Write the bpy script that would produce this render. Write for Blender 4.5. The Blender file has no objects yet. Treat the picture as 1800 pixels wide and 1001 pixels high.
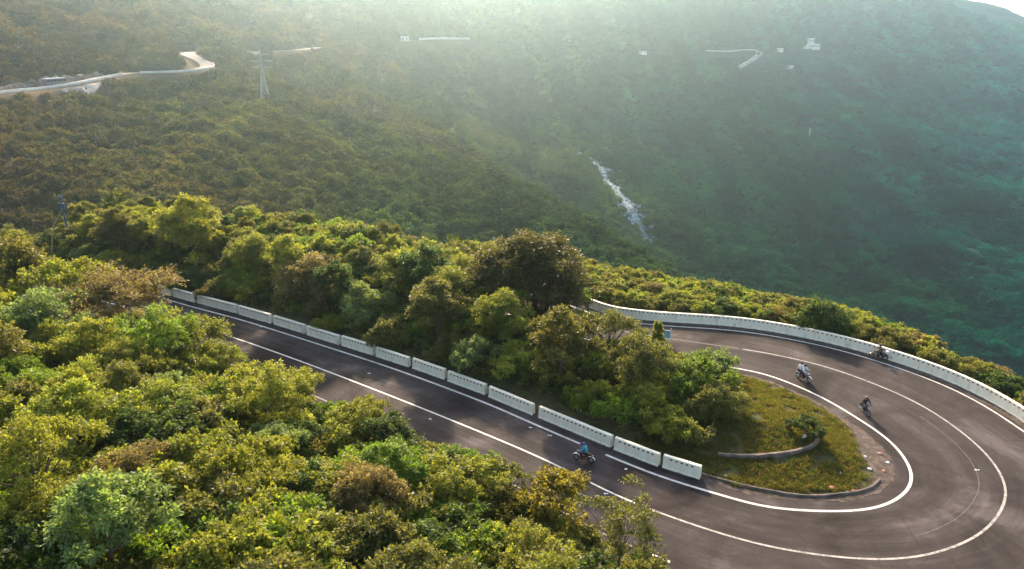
import bpy, bmesh, math, random
import numpy as np
from mathutils import Vector, Matrix
R = math.radians
scene = bpy.context.scene
COL = scene.collection

# ---------------------------------------------------------------- camera, sky, sun, exposure
F = 1216.0; PITCH = R(20.0); H = 28.0
cam_d = bpy.data.cameras.new('camera'); cam = bpy.data.objects.new('camera', cam_d); COL.objects.link(cam)
cam.location = (0, 0, H); cam.rotation_euler = (R(90) - PITCH, 0, 0)
cam_d.sensor_width = 36.0; cam_d.lens = 36.0 * F / 1800.0; cam_d.clip_start = 0.5; cam_d.clip_end = 6000
scene.camera = cam

SUN_EL = R(26.0); SUN_AZ = R(-5.5)          # azimuth from +Y towards +X
world = bpy.data.worlds.new('World'); scene.world = world; world.use_nodes = True
wn = world.node_tree; bg = wn.nodes['Background']
sky = wn.nodes.new('ShaderNodeTexSky'); sky.sky_type = 'NISHITA'; sky.sun_disc = False
sky.sun_elevation = SUN_EL; sky.sun_rotation = SUN_AZ; sky.air_density = 1.0; sky.dust_density = 2.5; sky.ozone_density = 1.2
tint = wn.nodes.new('ShaderNodeMix'); tint.data_type = 'RGBA'; tint.blend_type = 'MULTIPLY'; tint.inputs[0].default_value = 1.0; tint.inputs[7].default_value = (1.07, 1.0, 0.90, 1)
wn.links.new(sky.outputs[0], tint.inputs[6]); wn.links.new(tint.outputs[2], bg.inputs[0]); bg.inputs[1].default_value = 0.15
sun_d = bpy.data.lights.new('sun', 'SUN'); sun_d.energy = 3.25; sun_d.angle = R(2.5); sun_d.color = (1.0, 0.80, 0.55)
sun = bpy.data.objects.new('sun', sun_d); COL.objects.link(sun)
sdir = Vector((math.sin(SUN_AZ) * math.cos(SUN_EL), math.cos(SUN_AZ) * math.cos(SUN_EL), math.sin(SUN_EL)))
sun.rotation_euler = sdir.to_track_quat('Z', 'Y').to_euler(); sun.location = (0, 60, 90)
vs = scene.view_settings; vs.view_transform = 'Standard'; vs.look = 'None'; vs.gamma = 1.0; vs.exposure = 1.68
HAZE_DENSITY = 0.00035; HAZE_G = 0.87; HAZE_COLOR = (0.555, 0.765, 0.89)
scene.render.engine = 'CYCLES'
cy = scene.cycles
cy.max_bounces = 6; cy.diffuse_bounces = 3; cy.glossy_bounces = 2; cy.transmission_bounces = 4; cy.volume_bounces = 1
cy.transparent_max_bounces = 6; cy.use_denoising = True; cy.sample_clamp_indirect = 4.0
cy.caustics_reflective = False; cy.caustics_refractive = False

# ---------------------------------------------------------------- helpers
def ray(px, py):
    dx = (px - 900.0) / F; dy = -(py - 500.5) / F
    return np.array([dx, math.cos(PITCH) + dy * math.sin(PITCH), -math.sin(PITCH) + dy * math.cos(PITCH)])
def at_z(px, py, z=0.0):
    d = ray(px, py); t = (z - H) / d[2]; return np.array([0, 0, H]) + d * t
def at_y(px, py, Y):
    d = ray(px, py); return np.array([0, 0, H]) + d * (Y / d[1])
def project(p):
    x, y, z = p[0], p[1], p[2] - H
    dep = y * math.cos(PITCH) - z * math.sin(PITCH); up = y * math.sin(PITCH) + z * math.cos(PITCH)
    return 900 + F * x / dep, 500.5 - F * up / dep, dep
def tag(o, label=None, cat=None, group=None, kind=None):
    if label: o['label'] = label
    if cat: o['category'] = cat
    if group: o['group'] = group
    if kind: o['kind'] = kind
    return o
def empty(name, loc=(0, 0, 0), rz=0.0, label=None, cat=None, group=None):
    o = bpy.data.objects.new(name, None); COL.objects.link(o); o.location = loc; o.rotation_euler = (0, 0, rz)
    return tag(o, label, cat, group)
def mesh_np(name, verts, faces, mats=(), mat_idx=None, smooth=False):
    me = bpy.data.meshes.new(name); verts = np.asarray(verts, dtype=np.float32)
    if isinstance(faces, np.ndarray):
        n, k = faces.shape
        me.vertices.add(len(verts)); me.vertices.foreach_set('co', verts.ravel())
        me.loops.add(n * k); me.loops.foreach_set('vertex_index', faces.astype(np.int32).ravel())
        me.polygons.add(n); me.polygons.foreach_set('loop_start', np.arange(0, n * k, k, dtype=np.int32))
        me.update(calc_edges=True)
    else:
        me.from_pydata(verts.tolist(), [], faces)
    for m in mats: me.materials.append(m)
    if mat_idx is not None: me.polygons.foreach_set('material_index', np.asarray(mat_idx, dtype=np.int32))
    if smooth: me.polygons.foreach_set('use_smooth', np.ones(len(me.polygons), dtype=bool))
    me.update(); return me
def link(name, me, parent=None, loc=None):
    o = bpy.data.objects.new(name, me); COL.objects.link(o); o.parent = parent
    if loc is not None: o.location = loc
    return o
class MB:
    """collects boxes, bars and tubes and links them as one mesh object"""
    def __init__(s): s.v = []; s.f = []; s.m = []; s.cur = 0
    def quadface(s, pts):
        b = len(s.v); s.v += [tuple(p) for p in pts]; s.f.append(tuple(range(b, b + len(pts)))); s.m.append(s.cur)
    def box(s, c, size, rz=0.0, taper=1.0, rot=None):
        b = len(s.v); hx, hy, hz = size[0] / 2, size[1] / 2, size[2] / 2
        M = rot if rot is not None else Matrix.Rotation(rz, 3, 'Z')
        for z, k in ((-hz, 1.0), (hz, taper)):
            for x, y in ((-hx, -hy), (hx, -hy), (hx, hy), (-hx, hy)):
                p = M @ Vector((x * k, y * k, z)); s.v.append((p.x + c[0], p.y + c[1], p.z + c[2]))
        for q in ((3, 2, 1, 0), (4, 5, 6, 7), (0, 1, 5, 4), (1, 2, 6, 5), (2, 3, 7, 6), (3, 0, 4, 7)):
            s.f.append(tuple(b + i for i in q)); s.m.append(s.cur)
        return s
    def tube(s, pts, rad, n=8, cap=True):
        pts = [Vector(p) for p in pts]
        if not isinstance(rad, (list, tuple)): rad = [rad] * len(pts)
        b = len(s.v); up = None
        for i, p in enumerate(pts):
            d = (pts[min(i + 1, len(pts) - 1)] - pts[max(i - 1, 0)]).normalized()
            if up is None:
                up = Vector((0, 0, 1)) if abs(d.z) < 0.9 else Vector((1, 0, 0))
            u = d.cross(up).normalized(); w = u.cross(d).normalized(); up = w
            for k in range(n):
                a = 2 * math.pi * k / n; q = p + (u * math.cos(a) + w * math.sin(a)) * rad[i]; s.v.append(tuple(q))
        for i in range(len(pts) - 1):
            for k in range(n):
                s.f.append((b + i * n + k, b + i * n + (k + 1) % n, b + (i + 1) * n + (k + 1) % n, b + (i + 1) * n + k)); s.m.append(s.cur)
        if cap:
            s.f.append(tuple(b + k for k in range(n))[::-1]); s.m.append(s.cur)
            e = b + (len(pts) - 1) * n; s.f.append(tuple(e + k for k in range(n))); s.m.append(s.cur)
        return s
    def ball(s, c, r, n=10, m=7, rot=None):
        b = len(s.v); r = (r, r, r) if isinstance(r, (int, float)) else r
        for i in range(m + 1):
            t = math.pi * i / m
            for k in range(n):
                a = 2 * math.pi * k / n
                p = Vector((math.sin(t) * math.cos(a) * r[0], math.sin(t) * math.sin(a) * r[1], math.cos(t) * r[2]))
                if rot is not None: p = rot @ p
                s.v.append((p.x + c[0], p.y + c[1], p.z + c[2]))
        for i in range(m):
            for k in range(n):
                s.f.append((b + i * n + k, b + (i + 1) * n + k, b + (i + 1) * n + (k + 1) % n, b + i * n + (k + 1) % n)); s.m.append(s.cur)
        return s
    def torus(s, c, R0, r0, n=22, m=8):          # axis along local Y
        b = len(s.v)
        for i in range(n):
            a = 2 * math.pi * i / n
            for k in range(m):
                t = 2 * math.pi * k / m; rr = R0 + r0 * math.cos(t)
                s.v.append((c[0] + rr * math.cos(a), c[1] + r0 * 1.1 * math.sin(t), c[2] + rr * math.sin(a)))
        for i in range(n):
            for k in range(m):
                s.f.append((b + i * m + k, b + i * m + (k + 1) % m, b + ((i + 1) % n) * m + (k + 1) % m, b + ((i + 1) % n) * m + k)); s.m.append(s.cur)
        return s
    def build(s, name, mats, parent=None, smooth=False, loc=None):
        if not isinstance(mats, (list, tuple)): mats = [mats]
        me = bpy.data.meshes.new(name); me.from_pydata(s.v, [], s.f)
        for m in mats: me.materials.append(m)
        me.polygons.foreach_set('material_index', s.m)
        if smooth: me.polygons.foreach_set('use_smooth', [True] * len(s.f))
        me.validate(); me.update()
        return link(name, me, parent, loc)

# numpy gradient noise
_rs = np.random.RandomState(11); _P = _rs.permutation(512); _G = _rs.normal(size=(512, 2)); _G /= np.linalg.norm(_G, axis=1)[:, None]
def perlin(x, y):
    xi = np.floor(x).astype(np.int64); yi = np.floor(y).astype(np.int64); xf = x - xi; yf = y - yi
    u = xf * xf * xf * (xf * (xf * 6 - 15) + 10); v = yf * yf * yf * (yf * (yf * 6 - 15) + 10)
    def g(a, b, fx, fy):
        h = _P[(_P[a & 511] + b) & 511]; return _G[h, 0] * fx + _G[h, 1] * fy
    n00 = g(xi, yi, xf, yf); n10 = g(xi + 1, yi, xf - 1, yf); n01 = g(xi, yi + 1, xf, yf - 1); n11 = g(xi + 1, yi + 1, xf - 1, yf - 1)
    return (n00 * (1 - u) + n10 * u) * (1 - v) + (n01 * (1 - u) + n11 * u) * v
def fbm(x, y, octv=4, ridged=False):
    s = 0; a = 1.0; k = 1.0
    for i in range(octv):
        n = perlin(x * k + 17.3 * i, y * k - 9.1 * i); s = s + a * ((0.35 - np.abs(n)) if ridged else n); a *= 0.5; k *= 2.03
    return s
def tps_fit(P, lam=0.0):
    P = np.asarray(P, float); xy = P[:, :2] / 500.0; z = P[:, 2]; n = len(P)
    d = np.linalg.norm(xy[:, None] - xy[None], axis=2); K = np.where(d > 0, d * d * np.log(d + 1e-12), 0) + lam * np.eye(n)
    Q = np.hstack([np.ones((n, 1)), xy]); A = np.zeros((n + 3, n + 3)); A[:n, :n] = K; A[:n, n:] = Q; A[n:, :n] = Q.T
    w = np.linalg.solve(A, np.concatenate([z, np.zeros(3)]))
    def f(x, y):
        x = x / 500.0; y = y / 500.0; o = w[n] + w[n + 1] * x + w[n + 2] * y
        for i in range(n):
            dd = (x - xy[i, 0]) ** 2 + (y - xy[i, 1]) ** 2; o = o + w[i] * 0.5 * dd * np.log(dd + 1e-12)
        return o
    return f
def catmull(pts, step):
    pts = [np.asarray(p, float) for p in pts]; P = [2 * pts[0] - pts[1]] + pts + [2 * pts[-1] - pts[-2]]; out = []
    for i in range(1, len(P) - 2):
        n = max(1, int(np.linalg.norm(P[i + 1] - P[i]) / step))
        for k in range(n):
            t = k / n; a, b, c, d = P[i - 1], P[i], P[i + 1], P[i + 2]
            out.append(0.5 * ((2 * b) + (-a + c) * t + (2 * a - 5 * b + 4 * c - d) * t * t + (-a + 3 * b - 3 * c + d) * t ** 3))
    out.append(P[-2]); return np.array(out)
def resample(P, n):
    L = np.concatenate([[0], np.cumsum(np.linalg.norm(np.diff(P, axis=0), axis=1))]); t = np.linspace(0, L[-1], n)
    return np.stack([np.interp(t, L, P[:, k]) for k in range(P.shape[1])], 1)
def smooth_line(P, it=3):
    P = P.copy()
    for _ in range(it): P[1:-1] = 0.25 * P[:-2] + 0.5 * P[1:-1] + 0.25 * P[2:]
    return P
def normals2(P):
    T = np.gradient(P[:, :2], axis=0); T /= np.linalg.norm(T, axis=1)[:, None] + 1e-9; return np.stack([-T[:, 1], T[:, 0]], 1)
def dist_poly(x, y, P):
    best = np.full(x.shape, 1e9)
    for a, b in zip(P[:-1], P[1:]):
        vx, vy = b[0] - a[0], b[1] - a[1]; t = np.clip(((x - a[0]) * vx + (y - a[1]) * vy) / (vx * vx + vy * vy + 1e-9), 0, 1)
        best = np.minimum(best, np.hypot(x - a[0] - t * vx, y - a[1] - t * vy))
    return best
def in_poly(x, y, P):
    ins = np.zeros(x.shape, bool); n = len(P)
    for i in range(n):
        x1, y1 = P[i][:2]; x2, y2 = P[(i + 1) % n][:2]
        c = ((y1 > y) != (y2 > y)) & (x < (x2 - x1) * (y - y1) / (y2 - y1 + 1e-12) + x1); ins ^= c
    return ins
def sstep(a, b, x):
    t = np.clip((x - a) / (b - a), 0, 1); return t * t * (3 - 2 * t)
def smax(a, b, k):
    h = np.clip(0.5 + 0.5 * (a - b) / k, 0, 1); return b * (1 - h) + a * h + k * h * (1 - h)

# ---------------------------------------------------------------- materials
def newmat(name):
    m = bpy.data.materials.new(name); m.use_nodes = True; nt = m.node_tree; return m, nt, nt.nodes['Principled BSDF']
def N(nt, t, **kw):
    n = nt.nodes.new(t)
    for k, v in kw.items(): setattr(n, k, v)
    return n
def ramp(nt, fac, stops):
    r = N(nt, 'ShaderNodeValToRGB'); e = r.color_ramp.elements
    while len(e) < len(stops): e.new(0.5)
    for el, (p, c) in zip(e, stops): el.position = p; el.color = (*c, 1) if len(c) == 3 else c
    if fac is not None: nt.links.new(fac, r.inputs[0])
    return r.outputs[0]
def noise(nt, vec, scale, detail=4, rough=0.55, dist=0.0):
    n = N(nt, 'ShaderNodeTexNoise'); n.inputs['Scale'].default_value = scale; n.inputs['Detail'].default_value = detail
    n.inputs['Roughness'].default_value = rough; n.inputs['Distortion'].default_value = dist
    if vec is not None: nt.links.new(vec, n.inputs['Vector'])
    return n.outputs[0]
def mapping(nt, vec, scale=(1, 1, 1), rot=(0, 0, 0), loc=(0, 0, 0)):
    m = N(nt, 'ShaderNodeMapping'); m.inputs['Scale'].default_value = scale; m.inputs['Rotation'].default_value = rot
    m.inputs['Location'].default_value = loc; nt.links.new(vec, m.inputs['Vector']); return m.outputs[0]
def mix(nt, fac, a, b, typ='MIX'):
    m = N(nt, 'ShaderNodeMix', data_type='RGBA', blend_type=typ)
    for i, v in ((0, fac), (6, a), (7, b)):
        if isinstance(v, (int, float)): m.inputs[i].default_value = v
        elif isinstance(v, tuple): m.inputs[i].default_value = (*v, 1) if len(v) == 3 else v
        else: nt.links.new(v, m.inputs[i])
    return m.outputs[2]
def math_(nt, op, a, b=0.0, clamp=False):
    m = N(nt, 'ShaderNodeMath', operation=op, use_clamp=clamp)
    for i, v in ((0, a), (1, b)):
        if isinstance(v, (int, float)): m.inputs[i].default_value = v
        else: nt.links.new(v, m.inputs[i])
    return m.outputs[0]
def maprange(nt, v, a, b, c=0.0, d=1.0):
    m = N(nt, 'ShaderNodeMapRange'); nt.links.new(v, m.inputs[0])
    for i, k in enumerate((a, b, c, d)): m.inputs[i + 1].default_value = k
    return m.outputs[0]
def bump(nt, bsdf, h, strength=0.3, dist=0.05):
    b = N(nt, 'ShaderNodeBump'); b.inputs['Strength'].default_value = strength; b.inputs['Distance'].default_value = dist
    nt.links.new(h, b.inputs['Height']); nt.links.new(b.outputs[0], bsdf.inputs['Normal'])
def simple(name, col, rough=0.6, metal=0.0, var=0.15, scale=6.0, spec=0.4):
    m, nt, b = newmat(name); tc = N(nt, 'ShaderNodeTexCoord')
    n = noise(nt, tc.outputs['Object'], scale, 4)
    d = tuple(c * (1 - var) for c in col); l = tuple(min(1, c * (1 + var)) for c in col)
    nt.links.new(ramp(nt, n, [(0.3, d), (0.7, l)]), b.inputs['Base Color'])
    b.inputs['Roughness'].default_value = rough; b.inputs['Metallic'].default_value = metal; b.inputs['Specular IOR Level'].default_value = spec
    return m
M = {}
# asphalt: across = UV.x, along = UV.y (metres)
m, nt, b = newmat('asphalt'); tc = N(nt, 'ShaderNodeTexCoord'); uv = tc.outputs['UV']; ob = tc.outputs['Object']
base = ramp(nt, noise(nt, ob, 0.16, 5, 0.6, 0.6), [(0.34, (0.025, 0.018, 0.017)), (0.44, (0.045, 0.035, 0.033)), (0.55, (0.061, 0.049, 0.046)), (0.64, (0.100, 0.083, 0.080))])
streak = ramp(nt, noise(nt, mapping(nt, uv, (1.3, 0.035, 1)), 1.0, 5, 0.6), [(0.34, (0.58, 0.56, 0.57)), (0.5, (0.95, 0.95, 0.95)), (0.70, (1.65, 1.66, 1.72))])
c = mix(nt, 0.55, base, streak, 'MULTIPLY')
fine = ramp(nt, noise(nt, mapping(nt, uv, (7, 0.5, 1)), 1.0, 6, 0.7), [(0.3, (0.80, 0.80, 0.80)), (0.7, (1.2, 1.2, 1.2))])
c = mix(nt, 0.8, c, fine, 'MULTIPLY')
vc = N(nt, 'ShaderNodeTexVoronoi'); vc.inputs['Scale'].default_value = 1.0; nt.links.new(mapping(nt, uv, (0.42, 0.055, 1)), vc.inputs['Vector']); sc_ = N(nt, 'ShaderNodeSeparateColor'); nt.links.new(vc.outputs['Color'], sc_.inputs[0])
c = mix(nt, 0.8, c, ramp(nt, sc_.outputs[0], [(0.0, (0.80, 0.79, 0.80)), (0.3, (0.97, 0.97, 0.97)), (0.8, (1.04, 1.04, 1.04)), (1.0, (1.22, 1.20, 1.17))]), 'MULTIPLY')
oil = ramp(nt, noise(nt, mapping(nt, ob, (1, 1, 1), (0, 0, 0), (9, 3, 0)), 0.9, 5, 0.7, 0.8), [(0.56, (1, 1, 1)), (0.66, (0.62, 0.60, 0.60)), (0.72, (1.1, 1.08, 1.05))]); c = mix(nt, 0.45, c, oil, 'MULTIPLY')
spk = ramp(nt, noise(nt, ob, 9.0, 2, 0.9), [(0.35, (0.85, 0.85, 0.85)), (0.75, (1.25, 1.22, 1.2))])
c = mix(nt, 0.7, c, spk, 'MULTIPLY')
vor = N(nt, 'ShaderNodeTexVoronoi', feature='DISTANCE_TO_EDGE'); vor.inputs['Scale'].default_value = 0.22
nt.links.new(mapping(nt, mix(nt, 0.12, ob, N(nt, 'ShaderNodeTexNoise').outputs[1], 'ADD'), (1, 1, 1)), vor.inputs['Vector'])
crk = ramp(nt, vor.outputs[0], [(0.0, (0.55, 0.5, 0.48)), (0.012, (1, 1, 1))])
c = mix(nt, 0.45, c, crk, 'MULTIPLY')
nt.links.new(c, b.inputs['Base Color']); b.inputs['Specular IOR Level'].default_value = 0.12
rr = ramp(nt, noise(nt, ob, 0.3, 3), [(0.35, (0.82,) * 3), (0.65, (0.95,) * 3)]); nt.links.new(rr, b.inputs['Roughness'])
bump(nt, b, noise(nt, ob, 30, 3), 0.25, 0.01); M['asphalt'] = m
# painted line, worn
m, nt, b = newmat('road_paint'); tc = N(nt, 'ShaderNodeTexCoord'); ob = tc.outputs['Object']
nt.links.new(ramp(nt, noise(nt, ob, 1.7, 6, 0.75), [(0.30, (0.22, 0.19, 0.18)), (0.44, (0.54, 0.49, 0.44)), (0.7, (0.70, 0.66, 0.60))]), b.inputs['Base Color'])
b.inputs['Roughness'].default_value = 0.6; M['paint'] = m
m, nt, b = newmat('worn_road_paint'); tc = N(nt, 'ShaderNodeTexCoord'); ob = tc.outputs['Object']
nt.links.new(ramp(nt, noise(nt, ob, 2.3, 6, 0.8), [(0.34, (0.10, 0.09, 0.085)), (0.52, (0.36, 0.32, 0.29)), (0.72, (0.52, 0.47, 0.42))]), b.inputs['Base Color'])
b.inputs['Roughness'].default_value = 0.65; M['paint_worn'] = m
m, nt, b = newmat('faded_road_paint'); tc = N(nt, 'ShaderNodeTexCoord'); ob = tc.outputs['Object']
nt.links.new(ramp(nt, noise(nt, ob, 2.3, 6, 0.8), [(0.45, (0.085, 0.07, 0.07)), (0.7, (0.19, 0.165, 0.155))]), b.inputs['Base Color'])
b.inputs['Roughness'].default_value = 0.65; M['paint_faded'] = m
# white barrier concrete
m, nt, b = newmat('white_painted_concrete'); tc = N(nt, 'ShaderNodeTexCoord'); ob = tc.outputs['Object']
n1 = noise(nt, mapping(nt, ob, (2.5, 2.5, 0.5)), 1.0, 6, 0.65)
c = ramp(nt, n1, [(0.28, (0.40, 0.34, 0.25)), (0.42, (0.86, 0.75, 0.56)), (0.7, (0.95, 0.85, 0.67))])
stn = ramp(nt, noise(nt, mapping(nt, ob, (7, 7, 0.7)), 1.0, 5, 0.7), [(0.58, (1, 1, 1)), (0.74, (0.62, 0.56, 0.46))]); c = mix(nt, 0.8, c, stn, 'MULTIPLY')
sep = N(nt, 'ShaderNodeSeparateXYZ'); nt.links.new(ob, sep.inputs[0])
g = math_(nt, 'ADD', sep.outputs[2], math_(nt, 'MULTIPLY', noise(nt, ob, 3.0, 4), 0.35))
c = mix(nt, maprange(nt, g, 0.28, 0.16), c, (0.26, 0.20, 0.16))
nt.links.new(c, b.inputs['Base Color']); b.inputs['Roughness'].default_value = 0.75
bump(nt, b, noise(nt, ob, 12, 4), 0.3, 0.02); M['barrier'] = m
M['red'] = simple('dark_red_paint', (0.11, 0.035, 0.025), 0.6, 0, 0.5, 3.0)
M['kerb'] = simple('old_concrete_kerb', (0.17, 0.125, 0.10), 0.85, 0, 0.5, 1.5)
M['concrete'] = simple('pale_concrete', (0.27, 0.245, 0.23), 0.8, 0, 0.3, 0.35)
M['far_wall'] = simple('sunlit_white_wall', (0.66, 0.62, 0.55), 0.8, 0, 0.12, 0.5)  # even off-white of the distant walls, slight random tone
M['far_road'] = simple('far_road_surface', (0.24, 0.21, 0.19), 0.9, 0, 0.3, 0.12)
M['rockface'] = simple('cut_rock_bank', (0.20, 0.155, 0.135), 0.9, 0, 0.55, 0.35)
M['boulder'] = simple('pale_rock', (0.36, 0.38, 0.40), 0.6, 0, 0.45, 0.6)
M['bark'] = simple('bark', (0.11, 0.078, 0.052), 0.9, 0, 0.4, 3.0)
M['steel'] = simple('galvanised_steel', (0.40, 0.40, 0.38), 0.6, 0.1, 0.1, 0.5)
M['tyre'] = simple('rubber', (0.02, 0.02, 0.02), 0.75)
M['rim'] = simple('alloy_rim', (0.35, 0.33, 0.31), 0.35, 0.8)
M['engine'] = simple('engine_metal', (0.12, 0.11, 0.11), 0.4, 0.7)
M['chrome'] = simple('chrome', (0.75, 0.73, 0.70), 0.15, 1.0, 0.05)
M['seat'] = simple('black_vinyl', (0.018, 0.018, 0.018), 0.5)
M['red_body'] = simple('dark_red_bodywork', (0.16, 0.022, 0.018), 0.3)
M['black_body'] = simple('black_bodywork', (0.025, 0.024, 0.026), 0.25)
M['white_body'] = simple('white_bodywork', (0.70, 0.70, 0.70), 0.3, 0, 0.05)
M['lens_red'] = simple('red_lens', (0.35, 0.02, 0.015), 0.2)
M['lens'] = simple('clear_lens', (0.75, 0.75, 0.72), 0.1)
M['skin'] = simple('skin', (0.36, 0.20, 0.13), 0.5, 0, 0.06)
M['teal'] = simple('turquoise_jacket_cloth', (0.010, 0.33, 0.42), 0.7, 0, 0.15)
M['white_cloth'] = simple('white_cloth', (0.72, 0.73, 0.74), 0.8, 0, 0.06)
M['black_cloth'] = simple('black_cloth', (0.025, 0.023, 0.026), 0.85, 0, 0.2)
M['brown_cloth'] = simple('brown_cloth', (0.13, 0.065, 0.05), 0.85, 0, 0.2)
M['navy_cloth'] = simple('navy_cloth', (0.03, 0.035, 0.07), 0.85, 0, 0.2)
M['blue_helmet'] = simple('blue_helmet_shell', (0.06, 0.07, 0.28), 0.25)
M['black_helmet'] = simple('black_helmet_shell', (0.02, 0.02, 0.02), 0.2)
M['brown_helmet'] = simple('brown_helmet_shell', (0.20, 0.10, 0.07), 0.3)
M['visor'] = simple('dark_visor', (0.02, 0.02, 0.025), 0.1)
M['glass'] = simple('dark_window_glass', (0.05, 0.06, 0.07), 0.1)
M['roof'] = simple('roof_tiles', (0.36, 0.27, 0.24), 0.8, 0, 0.25)
M['bus'] = simple('bus_paint', (0.17, 0.13, 0.14), 0.4, 0, 0.1)
M['blue_paint'] = simple('blue_paint', (0.03, 0.075, 0.12), 0.5)
M['sign_blue'] = simple('pale_blue_sign', (0.18, 0.42, 0.50), 0.5)
M['litter_white'] = simple('white_litter', (0.75, 0.74, 0.70), 0.7)
M['litter_orange'] = simple('brick_rubble', (0.50, 0.22, 0.13), 0.85)
M['dry_stem'] = simple('dry_stem', (0.34, 0.27, 0.10), 0.9)

# leaves. tint (0..1) is a per-leaf random number
def leaf_material(name, regional=False, fixed=None):
    m, nt, b = newmat(name); out = nt.nodes['Material Output']
    at = N(nt, 'ShaderNodeAttribute', attribute_name='tint'); oi = N(nt, 'ShaderNodeObjectInfo')
    if regional:
        loc = oi.outputs['Location']; sep = N(nt, 'ShaderNodeSeparateXYZ'); nt.links.new(loc, sep.inputs[0])
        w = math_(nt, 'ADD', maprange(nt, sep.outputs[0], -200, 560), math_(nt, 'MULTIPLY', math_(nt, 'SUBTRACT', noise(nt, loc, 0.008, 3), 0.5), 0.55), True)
        col = ramp(nt, w, [(0.0, (0.135, 0.096, 0.056)), (0.16, (0.106, 0.112, 0.046)), (0.30, (0.066, 0.112, 0.044)), (0.44, (0.022, 0.100, 0.062)), (0.60, (0.004, 0.074, 0.080)), (0.78, (0.001, 0.112, 0.165)), (1.0, (0.001, 0.170, 0.280))])  # teal cast of the hazy right slope put into the leaf colour
        gul = ramp(nt, noise(nt, mapping(nt, loc, (0.030, 0.0065, 0.0), (0, 0, R(-36.9))), 1.0, 4, 0.6, 0.3), [(0.34, (0.50, 0.50, 0.55)), (0.5, (0.95, 0.95, 0.95)), (0.64, (1.75, 1.60, 1.15))]); col = mix(nt, 0.85, col, gul, 'MULTIPLY')  # hill relief shading put into colour: pale dry-grass ridges, darker gullies
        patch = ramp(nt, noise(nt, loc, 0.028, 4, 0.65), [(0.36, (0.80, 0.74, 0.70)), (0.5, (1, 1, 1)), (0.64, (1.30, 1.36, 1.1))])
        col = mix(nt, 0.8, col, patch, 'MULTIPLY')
    elif fixed:
        rg = N(nt, 'ShaderNodeRGB'); rg.outputs[0].default_value = (*fixed, 1); col = rg.outputs[0]
    else:
        col = oi.outputs['Color']
    rv = ramp(nt, oi.outputs['Random'], [(0.0, (0.72, 0.70, 0.72)), (0.35, (1.0, 0.97, 0.9)), (0.7, (1.05, 1.1, 0.9)), (1.0, (1.35, 1.30, 1.1))])
    col = mix(nt, 0.7 if regional else 0.3, col, rv, 'MULTIPLY')
    tv = ramp(nt, at.outputs['Fac'], [(0.0, (0.55, 0.55, 0.6)), (0.45, (0.95, 0.98, 0.9)), (0.8, (1.25, 1.30, 0.9)), (1.0, (1.5, 1.55, 0.95))])
    col = mix(nt, 0.85, col, tv, 'MULTIPLY')
    nt.links.new(col, b.inputs['Base Color']); b.inputs['Roughness'].default_value = 0.9 if regional else 0.5; b.inputs['Specular IOR Level'].default_value = 0.0 if regional else 0.28
    tr = N(nt, 'ShaderNodeBsdfTranslucent'); nt.links.new(mix(nt, 1.0, col, (1.5, 1.45, 0.7), 'MULTIPLY'), tr.inputs['Color'])
    mx = N(nt, 'ShaderNodeMixShader'); mx.inputs[0].default_value = 0.25 if regional else 0.55
    nt.links.new(b.outputs[0], mx.inputs[1]); nt.links.new(tr.outputs[0], mx.inputs[2]); nt.links.new(mx.outputs[0], out.inputs['Surface'])
    return m
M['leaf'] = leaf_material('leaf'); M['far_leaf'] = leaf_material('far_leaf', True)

# ---------------------------------------------------------------- plan of the hairpin (metres on the road plane, z = 0)
def gpl(L): return np.array([at_z(*q)[:2] for q in L])
INNER = catmull(np.vstack([[[-60, 82.7]], gpl([(265,520),(330,538),(430,565),(560,606),(700,652),(850,708),(940,747),(1100,815),(1180,845),(1260,869),(1350,893),(1460,900),(1540,895),(1590,870),(1605,840),(1590,805),(1560,772),(1510,738),(1440,697),(1350,660),(1275,645)]),
        [[9.5, 59.8], [1.5, 66.0], [-6, 73]]]), 1.0)
CENTRE = catmull(np.vstack([[[-62.2, 79.7]], gpl([(238, 545),(390,588),(490,622),(600,663),(750,722),(940,801),(1082,871),(1200,917),(1330,957),(1450,978),(1560,985),(1650,972),(1730,935),(1768,880),(1760,835),(1720,785),(1640,725),(1560,685),(1450,645),(1350,622),(1260,608)]),
        [[11, 63.3], [4.4, 68.8], [-3.5, 76]]]), 1.0)
OUTER = catmull(np.vstack([[[-64.3, 76.7], [-43, 67.2], [-31.0, 59.2], [-24.0, 55.2], [-16.9, 50.6], [-8.9, 45.1], [-0.6, 38.9], [4.6, 34.2], [8.6, 31.4], [13.2, 28.6], [17.6, 27.2], [22.0, 26.7], [27, 27.6], [32, 30], [36.2, 34], [38.4, 39.2]],
        gpl([(1800,760),(1720,708),(1640,670),(1540,635),(1450,610),(1350,590),(1270,580),(1150,572),(1065,561)]), [[7, 69.5], [2, 74.4], [-1.5, 78.6]]]), 1.0)
INNER = smooth_line(resample(INNER, 260), 4); CENTRE = smooth_line(resample(CENTRE, 260), 4); OUTER = smooth_line(resample(OUTER, 260), 4)
IN_N = normals2(INNER); OUT_N = normals2(OUTER)      # left-hand normals: travelling right then back, left is the island
ASPH_IN = INNER + IN_N * 1.15; ASPH_OUT = OUTER - OUT_N * 0.7
ASPH_POLY = np.vstack([ASPH_IN, ASPH_OUT[::-1]])
ISLAND = np.vstack([ASPH_IN, [[-20, 84], [-60, 100]]])

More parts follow.
